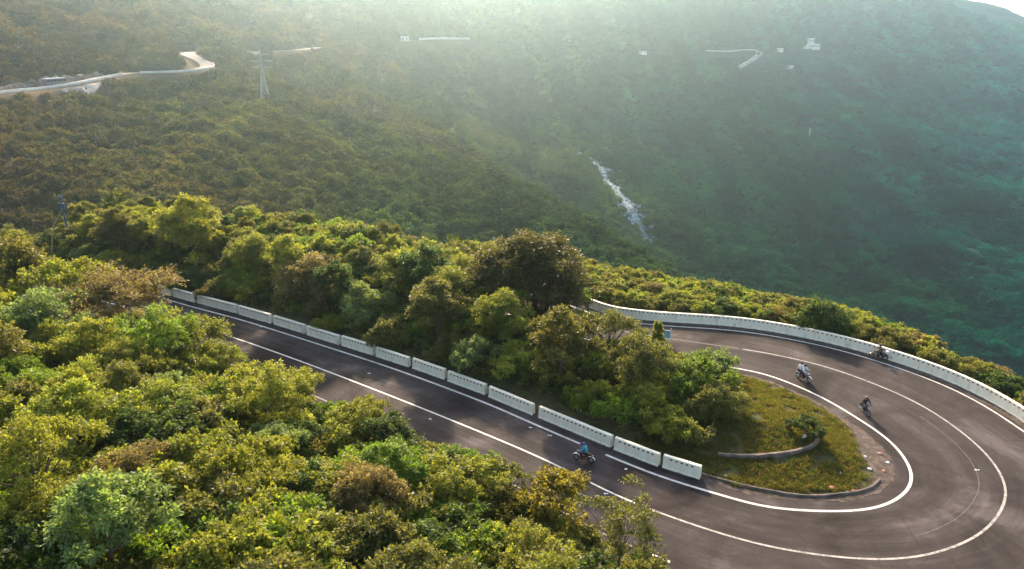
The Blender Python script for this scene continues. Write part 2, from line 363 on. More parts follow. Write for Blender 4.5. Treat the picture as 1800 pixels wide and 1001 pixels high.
# ---------------------------------------------------------------- terrain height
EDGE_AZ = np.array([-180, -100, -60, -44, -36.5, -22.5, -14, -2.4, 6.6, 16.1, 24.3, 31.3, 36.5, 50, 75, 110, 180])
EDGE_R = np.array([400, 400, 150, 118, 112, 104, 96, 88, 83, 79, 76, 73, 66, 58, 52, 90, 400])
A_PTS = [at_y(*q) for q in [(-500, 420, 150), (-300, 150, 250), (0, 370, 185), (0, 165, 285), (0, 0, 430), (0, -120, 520), (-500, -150, 420),
        (100, 152, 305), (220, 132, 340), (370, 125, 385), (340, 100, 440), (465, 172, 400), (480, 92, 520), (640, 80, 620), (300, 0, 560), (600, 0, 720), (800, -60, 820),
        (250, 350, 205), (500, 330, 245), (700, 300, 300), (880, 330, 330), (560, 420, 215), (800, 430, 235), (1000, 400, 280), (1150, 480, 255), (1000, 500, 225), (1250, 570, 215)]]
C_PTS = [at_y(*q) for q in [(760, 72, 760), (850, -40, 900), (1130, 95, 800), (1300, 110, 850), (1425, 85, 900), (1200, -60, 1000), (1500, -45, 1040), (1700, 0, 1020), (1800, 38, 980), (2100, 130, 900),
        (1040, 285, 560), (1100, 360, 490), (1150, 440, 430), (1240, 250, 640), (1500, 250, 640), (1500, 400, 490), (1500, 540, 400), (1790, 300, 590), (1790, 460, 440), (1790, 600, 350), (2200, 400, 480),
        (900, 200, 660), (700, 100, 700), (1300, 540, 390), (850, 150, 720)]]
C_PTS += [np.array(p, float) for p in [(-600, 1400, -20), (0, 1500, 0), (500, 1500, -10), (1100, 1400, -60), (1300, 900, -40), (-700, 900, 60)]]
A_PTS += [np.array(p, float) for p in [(-900, 300, 60), (-700, 800, 90), (0, 1100, -40), (300, 800, -150), (400, 300, -260)]]
fA = tps_fit(A_PTS, 2e-3); fC = tps_fit(C_PTS, 2e-3)
CREST = np.array([at_y(*q)[:2] for q in [(640, 80, 600), (760, 200, 430), (880, 330, 335), (1000, 400, 285), (1150, 480, 250), (1300, 600, 215)]])
def crest_dist(x, y):       # positive beyond the crest of the left spur (towards the ravine)
    cx = np.interp(y, CREST[::-1, 1], CREST[::-1, 0]); return (x - cx) * 0.8
CARVE = []
FAR_ROADS = []              # (polyline Nx3, halfwidth)
def terrain(x, y, roads=True):
    x = np.asarray(x, float); y = np.asarray(y, float); r = np.hypot(x, y); az = np.degrees(np.arctan2(x, y))
    # far hills
    a = fA(x, y); cd = crest_dist(x, y); a = a - 0.75 * np.where(cd > 0, cd * cd / (cd + 12), 0)
    c = fC(x, y); c = np.clip(c, -170, 140); a = np.clip(a, -260, 130)
    far_amp = sstep(120, 420, r)
    u_ = x * 0.80 + y * 0.60; v_ = -x * 0.60 + y * 0.80; rn = fbm(u_ / 95 + 0.35 * perlin(x / 90, y / 90), v_ / 330, 4, True)
    far = smax(a, c, 8) + far_amp * (rn * 19 + fbm(x / 45, y / 45, 3) * 4.5 - 4)
    far = np.maximum(far, -175 + 4 * perlin(x / 60, y / 60))
    # near spur with the hairpin
    edge = np.interp(az, EDGE_AZ, EDGE_R); out = r - edge
    near = np.zeros_like(x); m = r < 170
    xm, ym = x[m], y[m]; inside = in_poly(xm, ym, ASPH_POLY); d = np.where(inside, 0, np.minimum(dist_poly(xm, ym, ASPH_IN[::3]), dist_poly(xm, ym, ASPH_OUT[::3])))
    isl = in_poly(xm, ym, ISLAND)
    cy_ = np.interp(xm, ASPH_OUT[:110, 0], ASPH_OUT[:110, 1]); front = (~inside) & (~isl) & (ym < cy_) & (xm < 30)
    h = np.zeros_like(xm); n = fbm(xm / 14, ym / 14, 3)
    h = np.where(isl & ~inside, 0.12 * np.minimum(d, 1) + 0.16 * np.clip(d - 1.5, 0, 9) + n * 0.5 * sstep(2, 8, d) + 2.2 * sstep(3, 9, d) * sstep(9, -6, xm), h)
    h = np.where(front, 0.05 + 0.26 * np.clip(d - 1.0, 0, 24) + n * 1.1 * sstep(2, 10, d), h)
    back = (~inside) & (~isl) & (~front)
    h = np.where(back, 0.02 + n * 0.5 * sstep(2, 6, d) - 0.05 * d, h)
    near[m] = h
    near = near - np.where(out > 0, 0.85 * out * out / (out + 5), 0) + np.where(r >= 170, 6, 0)
    front_all = (y < 20) & (r > 60)
    z = np.where(out > 0, smax(near, np.where(r > edge + 20, far, -300), 6), near)
    behind = sstep(-10, -120, y); z = z * (1 - behind) + behind * (10 + 0.12 * np.abs(y))
    if roads:
        for P, hw in FAR_ROADS:
            bb = (x > P[:, 0].min() - 30) & (x < P[:, 0].max() + 30) & (y > P[:, 1].min() - 30) & (y < P[:, 1].max() + 30)
            if not bb.any(): continue
            xb, yb = x[bb], y[bb]; best = np.full(xb.shape, 1e9); bz = np.zeros(xb.shape)
            for p0, p1 in zip(P[:-1], P[1:]):
                v = p1 - p0; t = np.clip(((xb - p0[0]) * v[0] + (yb - p0[1]) * v[1]) / (v[0] ** 2 + v[1] ** 2 + 1e-9), 0, 1)
                dd = np.hypot(xb - p0[0] - t * v[0], yb - p0[1] - t * v[1]); k = dd < best; best[k] = dd[k]; bz[k] = (p0[2] + t * v[2])[k]
            w = 1 - sstep(hw + 1.5, hw + 9, best); zb = z[bb]; z[bb] = zb * (1 - w) + (bz - 0.35) * w
        if CARVE:
            P, hw = CARVE[0]; bb = (x > P[:, 0].min() - 40) & (x < P[:, 0].max() + 40) & (y > P[:, 1].min() - 40) & (y < P[:, 1].max() + 40)
            if bb.any(): z[bb] -= hw * np.exp(-(dist_poly(x[bb], y[bb], P) / 8.5) ** 2)
    return z
def hit(px, py, y0=120.0, y1=1300.0):      # where the line of sight through a pixel of the photo meets the far hills
    d = ray(px, py); Y = np.linspace(y0, y1, 1600); t = Y / d[1]; X = d[0] * t; Z = H + d[2] * t
    T = terrain(X, Y, False); k = np.argmax(T > Z)
    return np.array([X[k], Y[k], T[k]])
def at_g(px, py):                          # the same on the near ground
    d = ray(px, py); t = np.linspace(30, 140, 900); X = d[0] * t; Y = d[1] * t; Z = H + d[2] * t
    T = terrain(X, Y, False); k = int(np.argmax(T > Z)); return np.array([X[k], Y[k], T[k]])
def tz(x, y): return float(terrain(np.array([x]), np.array([y]))[0])

def far_polyline(pix, y0=120, sm=6, step=4.0):
    P = np.array([hit(q[0], q[1], q[2] if len(q) > 2 else y0) + [0, 0, 1.0] for q in pix]); P = catmull(P, step)
    return smooth_line(resample(P, max(6, int(np.linalg.norm(np.diff(P, axis=0), axis=1).sum() / step))), sm)
ROAD_A = far_polyline([(-220, 200), (-100, 186), (0, 168), (60, 162), (120, 154), (160, 147), (200, 137), (222, 132), (270, 132), (320, 131), (352, 127), (371, 119), (358, 110), (336, 103), (330, 97)], 150, 5)
ROAD_B = far_polyline([(330, 97), (352, 94), (400, 95), (450, 94), (500, 93), (535, 90), (562, 86)], 300, 8)
ROAD_C = far_polyline([(704, 75), (735, 73), (765, 71), (822, 72)], 450, 8)
ROAD_D = far_polyline([(1240, 92), (1275, 93), (1308, 90), (1338, 92), (1328, 104), (1310, 115), (1295, 124)], 600, 4)
ROAD_E = far_polyline([(1312, 127), (1330, 128), (1350, 127)], 600, 2)
FAR_ROADS += [(ROAD_A, 3.6), (ROAD_B, 3.6), (ROAD_C, 3.2), (ROAD_D, 3.6), (ROAD_E, 2.0)]

CASC = np.array([hit(*q, 250) for q in [(1012, 266), (1040, 283), (1058, 303), (1075, 328), (1096, 352), (1114, 377), (1130, 404), (1141, 434)]]); CASC = catmull(CASC, 4)
CARVE.append((CASC[:, :2], 2.2))
azs = np.concatenate([np.linspace(-180, -58, 62)[:-1], np.linspace(-58, -42, 60)[:-1], np.linspace(-42, 42, 760), np.linspace(42, 58, 60)[1:], np.linspace(58, 180, 62)[1:-1]])
rs = np.concatenate([np.linspace(2, 26, 14)[:-1], np.linspace(26, 118, 230)[:-1], np.geomspace(118, 1350, 330)])
AZ, RR = np.meshgrid(np.radians(azs), rs); TX = RR * np.sin(AZ); TY = RR * np.cos(AZ); TZ = terrain(TX, TY)
na, nr = len(azs), len(rs); idx = np.arange(na * nr).reshape(nr, na); nx = np.roll(idx, -1, axis=1)
quads = np.stack([idx[:-1], idx[1:], nx[1:], nx[:-1]], axis=-1).reshape(-1, 4)[:, ::-1]
m, nt, b = newmat('hillside'); tc = N(nt, 'ShaderNodeTexCoord'); ob = tc.outputs['Object']; sep = N(nt, 'ShaderNodeSeparateXYZ'); nt.links.new(ob, sep.inputs[0])
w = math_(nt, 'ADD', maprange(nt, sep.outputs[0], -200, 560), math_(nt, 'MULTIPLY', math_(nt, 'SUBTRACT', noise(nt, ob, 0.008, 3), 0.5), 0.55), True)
col = ramp(nt, w, [(0.0, (0.075, 0.046, 0.028)), (0.18, (0.062, 0.052, 0.022)), (0.34, (0.028, 0.050, 0.024)), (0.52, (0.010, 0.034, 0.030)), (0.75, (0.003, 0.040, 0.050)), (1.0, (0.002, 0.055, 0.085))])  # ground colour carries the blue haze cast too, stronger towards the right
col = mix(nt, 0.6, col, ramp(nt, noise(nt, ob, 0.05, 6, 0.7), [(0.35, (0.6, 0.5, 0.45)), (0.65, (1.5, 1.5, 1.1))]), 'MULTIPLY')
soil = ramp(nt, noise(nt, ob, 1.6, 6, 0.7), [(0.3, (0.045, 0.026, 0.016)), (0.46, (0.075, 0.058, 0.028)), (0.6, (0.085, 0.095, 0.028))])
dist = N(nt, 'ShaderNodeVectorMath', operation='LENGTH'); nt.links.new(ob, dist.inputs[0])
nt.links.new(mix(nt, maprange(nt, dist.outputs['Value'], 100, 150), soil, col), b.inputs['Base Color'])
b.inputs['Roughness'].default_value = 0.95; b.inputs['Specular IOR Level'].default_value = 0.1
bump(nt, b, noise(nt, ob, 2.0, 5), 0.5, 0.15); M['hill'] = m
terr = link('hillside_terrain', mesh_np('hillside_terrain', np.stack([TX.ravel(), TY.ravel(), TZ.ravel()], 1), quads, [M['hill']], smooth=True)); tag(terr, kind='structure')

# ---------------------------------------------------------------- near road
def ribbon(name, A, B, z, mat, nseg=6, zf=None, thick=None):
    n = len(A); L = np.concatenate([[0], np.cumsum(np.linalg.norm(np.diff((A + B) / 2, axis=0), axis=1))])
    V = []; UV = []
    for k in range(nseg + 1):
        t = k / nseg; P = A * (1 - t) + B * t; V.append(np.hstack([P, np.full((n, 1), z)])); UV.append(np.stack([np.full(n, t * 8.0), L], 1))
    V = np.array(V); UV = np.array(UV).reshape(-1, 2); i = np.arange((nseg + 1) * n).reshape(nseg + 1, n)
    Q = np.stack([i[:-1, :-1], i[1:, :-1], i[1:, 1:], i[:-1, 1:]], -1).reshape(-1, 4)
    me = mesh_np(name, V.reshape(-1, 3), Q, [mat]); uvl = me.uv_layers.new(name='UVMap'); uvl.data.foreach_set('uv', UV[Q.ravel()].astype(np.float32).ravel())
    me.update()
    if me.polygons[0].normal.z < 0: me.flip_normals()
    return me
road = tag(link('road', ribbon('road', ASPH_IN, ASPH_OUT, 0.03, M['asphalt'], 10)), kind='structure')
def line_strip(name, P, w, z, mat, i0=0, i1=None, off=0.0):
    P = smooth_line(resample(P, 700), 8); n = normals2(P); i1 = i1 or len(P)
    P = P[i0:i1]; n = n[i0:i1]
    return tag(link(name, ribbon(name, P + n * (off - w / 2), P + n * (off + w / 2), z, mat, 1)), kind='structure')
def idx_at(P, px, py):
    q = at_z(px, py)[:2]; P = smooth_line(resample(P, 700), 8); return int(np.argmin(np.hypot(P[:, 0] - q[0], P[:, 1] - q[1])))
g0 = idx_at(INNER, 1027, 781); g1 = idx_at(INNER, 1068, 800)
line_strip('edge_marking', INNER, 0.20, 0.036, M['paint'], 0, g0)
line_strip('edge_marking', INNER, 0.20, 0.036, M['paint'], g1, None)
c0 = idx_at(CENTRE, 1200, 917); c1 = idx_at(CENTRE, 1300, 613)
line_strip('centre_marking', CENTRE, 0.15, 0.036, M['paint'], 0, idx_at(CENTRE, 1140, 893))
line_strip('centre_marking', CENTRE, 0.15, 0.036, M['paint_worn'], idx_at(CENTRE, 1140, 893), c1)
line_strip('centre_marking', CENTRE, 0.11, 0.036, M['paint_faded'], c1, None)
line_strip('faded_old_marking', CENTRE, 0.045, 0.036, M['paint_faded'], idx_at(CENTRE, 1650, 972), idx_at(CENTRE, 1640, 725), 1.45)
line_strip('outer_edge_marking', OUTER, 0.14, 0.036, M['paint_faded'], 0, idx_at(OUTER, 1128, 985))
line_strip('outer_edge_marking', OUTER, 0.18, 0.036, M['paint'], idx_at(OUTER, 1138, 991), idx_at(OUTER, 1180, 1010))
line_strip('outer_edge_marking', OUTER, 0.18, 0.036, M['paint'], idx_at(OUTER, 1800, 760) - 60, None)
# gravelly dirt strips between paint and barriers
m, nt, b = newmat('roadside_dirt'); tc = N(nt, 'ShaderNodeTexCoord'); ob = tc.outputs['Object']
nt.links.new(ramp(nt, noise(nt, ob, 2.2, 7, 0.75), [(0.3, (0.030, 0.018, 0.014)), (0.48, (0.060, 0.038, 0.028)), (0.60, (0.12, 0.085, 0.065)), (0.72, (0.05, 0.055, 0.022))]), b.inputs['Base Color'])
b.inputs['Roughness'].default_value = 0.95; bump(nt, b, noise(nt, ob, 7, 5), 0.8, 0.05); M['dirt'] = m
def dirt_strip(P, nrm, a, bb, z=0.045):
    w = 0.28 * fbm(P[:, 0] * 1.1, P[:, 1] * 1.1, 3)[:, None]
    return ribbon('roadside_dirt', P + nrm * (a + w), P + nrm * bb, z, M['dirt'], 5)
k0 = int(np.argmin(np.hypot(OUTER[:, 0] - 40, OUTER[:, 1] - 38)))
d2 = tag(link('roadside_dirt', dirt_strip(OUTER[k0:], OUT_N[k0:], -0.35, -1.1)), kind='structure')
def drape(name, A, B, lift, mat, nseg=5, rough=0.0):
    me = ribbon(name, A, B, 0.0, mat, nseg); co = np.empty(len(me.vertices) * 3, np.float32); me.vertices.foreach_get('co', co); co = co.reshape(-1, 3)
    co[:, 2] = terrain(co[:, 0].astype(float), co[:, 1].astype(float)) + lift + rough * perlin(co[:, 0] * 2.1, co[:, 1] * 2.1)
    me.vertices.foreach_set('co', co.ravel()); me.update(); return me
S_IN = smooth_line(resample(INNER, 520), 6); SN = normals2(S_IN); projx = np.array([project((p[0], p[1], 0))[:2] for p in S_IN + SN * 0.9])
tipw = np.exp(-((S_IN[:, 0] - 27.5) ** 2 + (S_IN[:, 1] - 41) ** 2) / 16.0)[:, None]; wob = 0.25 * fbm(S_IN[:, 0] * 1.1, S_IN[:, 1] * 1.1, 3)[:, None]
tag(link('roadside_dirt', drape('roadside_dirt', S_IN + SN * (0.95 + wob), S_IN + SN * (1.35 + 1.6 * tipw + wob), 0.045, M['dirt'], 8, 0.03)), kind='structure')

# ---------------------------------------------------------------- barriers
def barrier(P, nrm, name='barrier_block', h=1.0, parent=None, dots=0.36, gap_end=0.22, base=0.02):
    """P runs along the road-side foot of the wall, nrm points away from the road"""
    n = len(P); sec = [(0.0, base), (0.0, 0.14), (0.045, 0.18), (0.075, h - 0.05), (0.11, h), (0.33, h), (0.37, h - 0.05), (0.42, base)]
    V = []; Fc = []; MI = []; k = len(sec)
    for i in range(n):
        for o, z in sec: V.append((P[i, 0] + nrm[i, 0] * o, P[i, 1] + nrm[i, 1] * o, z + 0.006 * math.sin(i * 1.7 + o * 9)))
    for i in range(n - 1):
        for j in range(k - 1): Fc.append((i * k + j, i * k + j + 1, (i + 1) * k + j + 1, (i + 1) * k + j)); MI.append(0)
    Fc.append(tuple(range(k))); MI.append(0); Fc.append(tuple((n - 1) * k + j for j in range(k))[::-1]); MI.append(0)
    L = np.concatenate([[0], np.cumsum(np.linalg.norm(np.diff(P, axis=0), axis=1))]); nd = int((L[-1] - 2 * gap_end) / dots); st = (L[-1] - (nd - 1) * dots) / 2
    for q in range(nd):
        s = st + q * dots; x = np.interp(s, L, P[:, 0]); y = np.interp(s, L, P[:, 1]); nx_ = np.interp(s, L, nrm[:, 0]); ny_ = np.interp(s, L, nrm[:, 1])
        tx, ty = -ny_, nx_
        for (z0, z1, w0) in ((h - 0.225, h - 0.115, 0.078),):
            b0 = len(V)
            for sx, z in ((-1, z0), (1, z0), (1, z1), (-1, z1)):
                oo = 0.045 + (0.075 - 0.045) * (z - 0.18) / (h - 0.23)
                V.append((x + nx_ * (oo - 0.012) + tx * sx * w0, y + ny_ * (oo - 0.012) + ty * sx * w0, z))
            for sx, z in ((-1, z0), (1, z0), (1, z1), (-1, z1)): V.append((x + nx_ * 0.12 + tx * sx * w0, y + ny_ * 0.12 + ty * sx * w0, z))
            for f in ((0, 1, 2, 3), (0, 4, 5, 1), (1, 5, 6, 2), (2, 6, 7, 3), (3, 7, 4, 0)): Fc.append(tuple(b0 + i for i in f)); MI.append(1)
    c = P.mean(axis=0); V = [(v[0] - c[0], v[1] - c[1], v[2]) for v in V]
    me = bpy.data.meshes.new(name); me.from_pydata(V, [], Fc); me.materials.append(M['barrier']); me.materials.append(M['red'])
    me.polygons.foreach_set('material_index', MI); bm = bmesh.new(); bm.from_mesh(me); bmesh.ops.recalc_face_normals(bm, faces=bm.faces); bm.to_mesh(me); bm.free(); me.update()
    return link(name, me, parent, (c[0], c[1], 0.0))
foot = S_IN + SN * 0.9
blocks = [(268, 302), (304, 343), (345.5, 416.5), (419, 477), (479.5, 536), (538.5, 596.5), (599, 656.5), (659, 718.5), (723, 781), (785, 852.5), (858, 936.5), (945, 1074), (1078, 1157), (1162.5, 1229.5)]
left_leg = np.arange(len(foot)) < int(np.argmax(projx[:, 0]))
words_b = ['farthest barrier block, half hidden behind the leaves at the far end', 'second barrier block from the far end, partly under leaves', 'third barrier block from the far left end of the road',
    'fourth barrier block from the far left end of the road', 'fifth barrier block from the far left end of the road', 'sixth barrier block from the far left end of the road', 'seventh barrier block from the far left end of the road',
    'seventh barrier block counted from the near end', 'sixth barrier block counted from the near end', 'fifth barrier block counted from the near end', 'barrier block just left of the longest one, fourth from near end',
    'longest white barrier block, standing behind the rider in turquoise', 'second barrier block from the near end, just right of the longest', 'short nearest barrier block, last before the grassy tip of the bend']
for (xa, xb), wl in zip([(a_ + 0.9, b_ - 0.9) for a_, b_ in blocks], words_b):
    jit = 0.05 * math.sin(xa)
    L = np.where(left_leg)[0]; px = projx[L, 0]; ia = np.interp(xa, px, L); ib = np.interp(xb, px, L); ts = np.linspace(ia, ib, 7)
    P = np.stack([np.interp(ts, np.arange(len(foot)), foot[:, q]) for q in (0, 1)], 1); P = P[0] + (P[-1] - P[0]) * np.linspace(0, 1, 7)[:, None]
    T = (P[-1] - P[0]) / np.linalg.norm(P[-1] - P[0]); nr_ = np.repeat([[-T[1], T[0]]], 7, 0)
    tag(barrier(P + nr_ * jit, nr_, h=1.0 + 0.035 * math.cos(xa * 1.3)), ('white ' if 'white' not in wl else '') + wl, 'barrier', 'white concrete barrier blocks along the lower road')
S_OUT = smooth_line(resample(OUTER, 620), 6); SON = normals2(S_OUT); kk = int(np.argmin(np.hypot(S_OUT[:, 0] - 38, S_OUT[:, 1] - 36)))
kend = int(np.argmin(np.hypot(S_OUT[:, 0] - 7.4, S_OUT[:, 1] - 69.0))); P = S_OUT[kk:kend] - SON[kk:kend] * 0.95
tag(barrier(P, -SON[kk:kend], 'barrier_wall', 1.05, dots=0.42), 'long curved white barrier wall with red squares round the outside of the bend', 'barrier')

# kerb, low wall and rubble on the grassy tip
def wall_along(name, pix, w, h, mat, lift=0.0, zfn=tz, step=0.4, jitter=0.02, parent=None, P=None):
    P = catmull([at_g(*q)[:2] for q in pix], step) if P is None else P; n2 = normals2(P); V = []; Fc = []; rnd = random.Random(5)
    for i in range(len(P)):
        z = zfn(P[i, 0], P[i, 1]) + lift
        for o, dz in ((0, -0.25), (0.02, h - 0.03), (0.05, h), (w - 0.05, h), (w - 0.02, h - 0.03), (w, -0.25)):
            V.append((P[i, 0] + n2[i, 0] * (o + rnd.uniform(-jitter, jitter)), P[i, 1] + n2[i, 1] * (o + rnd.uniform(-jitter, jitter)), z + dz + (rnd.uniform(-jitter, jitter) if dz > 0 else 0)))
    for i in range(len(P) - 1):
        for j in range(5): Fc.append((i * 6 + j, i * 6 + j + 1, (i + 1) * 6 + j + 1, (i + 1) * 6 + j))
    Fc.append(tuple(range(6))); Fc.append(tuple((len(P) - 1) * 6 + j for j in range(6))[::-1])
    me = bpy.data.meshes.new(name); me.from_pydata(V, [], Fc); me.materials.append(mat)
    bm = bmesh.new(); bm.from_mesh(me); bmesh.ops.recalc_face_normals(bm, faces=bm.faces); bm.to_mesh(me); bm.free()
    return link(name, me, parent)
tag(wall_along('kerb', [(1232, 838), (1290, 853), (1350, 868), (1420, 877), (1490, 872), (1530, 862), (1548, 848)], 0.2, 0.16, M['kerb']), 'low worn brown kerb along the near side of the grassy tip', 'kerb')
tag(wall_along('stone_wall', [(1262, 806), (1320, 810), (1380, 804), (1425, 794), (1440, 780), (1440, 764)], 0.26, 0.34, M['kerb']), 'low curved stone retaining wall under the bushes on the grassy tip', 'wall')
rnd = random.Random(3)
def rock_mesh(name, r, seed, mat, flat=0.7):
    bm = bmesh.new(); bmesh.ops.create_icosphere(bm, subdivisions=2, radius=r); rr = random.Random(seed)
    dirs = [Vector((rr.gauss(0, 1), rr.gauss(0, 1), rr.gauss(0, 1))).normalized() for _ in range(7)]
    for v in bm.verts:
        for d in dirs:
            t = v.co.dot(d) - r * 0.72
            if t > 0: v.co -= d * t * 0.9
        v.co.z *= flat
    me = bpy.data.meshes.new(name); bm.to_mesh(me); bm.free(); me.materials.append(mat); return me
litter = [(1462, 861, 'o', 0.22, 'largest orange brick fragment against the kerb'), (1500, 866, 'o', 0.18, 'orange brick fragment farthest right along the kerb'), (1489, 867, 'w', 0.12, 'pale stone between two brick fragments by the kerb'),
    (1477, 835, 'w', 0.13, 'small pale stone in the grass above the brick fragments'), (1528, 827, 'w', 0.16, 'white stone at the edge of the dirt on the tip'), (1521, 805, 'w', 0.12, 'white stone in grass farthest up the tip'),
    (1362, 851, 'w', 0.10, 'tiny pale stone near the kerb below the low stone wall'), (1276, 838, 'w', 0.11, 'pale stone in grass beside the nearest barrier block'), (1485, 858, 'w', 0.09, 'smallest pale pebble above the kerb near brick fragments'),
    (1546, 800, 'o', 0.17, 'reddish stone in the dirt patch at the tip'), (1560, 815, 'w', 0.14, 'pale stone in the middle of the dirt patch'), (1553, 830, 'o', 0.14, 'reddish stone at the lower end of the dirt patch')]
for px, py, c, s_, lb in litter:
    p = at_g(px, py); o = link('stone' if c == 'w' else 'brick_fragment', rock_mesh('stone', s_, px, M['litter_white'] if c == 'w' else M['litter_orange'], 0.6)); o.location = (p[0], p[1], tz(p[0], p[1]) + s_ * 0.3)
    tag(o, lb, 'stone' if c == 'w' else 'brick', 'stones and rubble on the grassy tip')
for px, py, lb in [(1099, 824, 'white scrap of litter on the road right of the turquoise rider'), (931, 752, 'tiny white scrap on the road below the barrier end'), (967, 766, 'white scrap on the road left of the turquoise rider'),
    (755, 737, 'white scrap on the lower lane beside the centre line'), (1717, 826, 'white scrap inside the worn centre line on the bend'), (648, 657, 'white scrap near the edge line halfway up the lower road'), (458, 575, 'white scrap by the edge line near the far end'),
    (1064, 867, 'round pale scrap lying by the centre line')]:
    p = at_z(px, py, 0.05); mb = MB()
    for q in range(3):
        a = rnd.uniform(0, 3); mb.box((rnd.uniform(-.12, .12), rnd.uniform(-.07, .07), 0.02), (0.15, 0.09, 0.03), a, 0.6)
    o = mb.build('litter', M['litter_white']); o.location = (p[0], p[1], 0.035); tag(o, lb, 'litter', 'white litter on the asphalt')
# white marker sign on the tip, blue sign by the far road, poles
p = at_g(1414, 773); s_ = empty('marker_sign', (p[0], p[1], tz(p[0], p[1])), 0.5, 'small white leaning marker sign in the grass above the stone wall', 'sign')
MB().box((0, 0, 0.28), (0.46, 0.04, 0.30), 0, 0.55).build('sign_plate', M['litter_white'], s_); MB().box((0, 0.04, 0.12), (0.05, 0.05, 0.34)).build('post', M['kerb'], s_)
p = at_z(1171, 604); s_ = empty('road_sign', (p[0], p[1], 0.0), -0.2, 'pale blue road sign on two thin posts beside the upper road', 'sign')
MB().box((0, 0, 0.95), (0.55, 0.05, 0.8)).build('sign_plate', M['sign_blue'], s_)
for q in (-0.36, 0.36): MB().tube([(q, 0.03, -0.4), (q, 0.03, 1.55)], 0.035, 6).build('post', M['white_body'], s_)
p = at_z(124, 425, 2.0); zg = tz(p[0], p[1]); s_ = empty('utility_pole', (p[0], p[1], zg), 0, 'slim dark blue pole with small crossarm above the left trees', 'pole')
top = 8.2 - zg
MB().tube([(0, 0, -0.3), (-0.1, 0, top)], [0.16, 0.11], 8).build('shaft', M['blue_paint'], s_)
MB().box((-0.1, 0, top - 0.3), (1.0, 0.14, 0.14)).build('crossarm', M['blue_paint'], s_); MB().box((-0.1, 0.1, top - 1.4), (0.6, 0.3, 0.7)).build('transformer_box', M['blue_paint'], s_)
for q in (-0.5, 0.3): MB().tube([(q, 0, top - 0.25), (q, 0, top + 0.15)], [0.07, 0.05], 6).build('insulator', M['blue_paint'], s_)
p = at_z(82, 432, 2.5); q = at_y(110, 366, p[1]); tag(MB().tube([(p[0], p[1], tz(p[0], p[1]) - 0.2), ((p[0] + q[0]) / 2 - 0.2, p[1], (2.5 + q[2]) / 2), (q[0], q[1], q[2])], [0.10, 0.08, 0.03], 6).build('dead_stem', M['dry_stem']), 'bare yellow leaning dead stem left of the blue pole', 'dead stem')

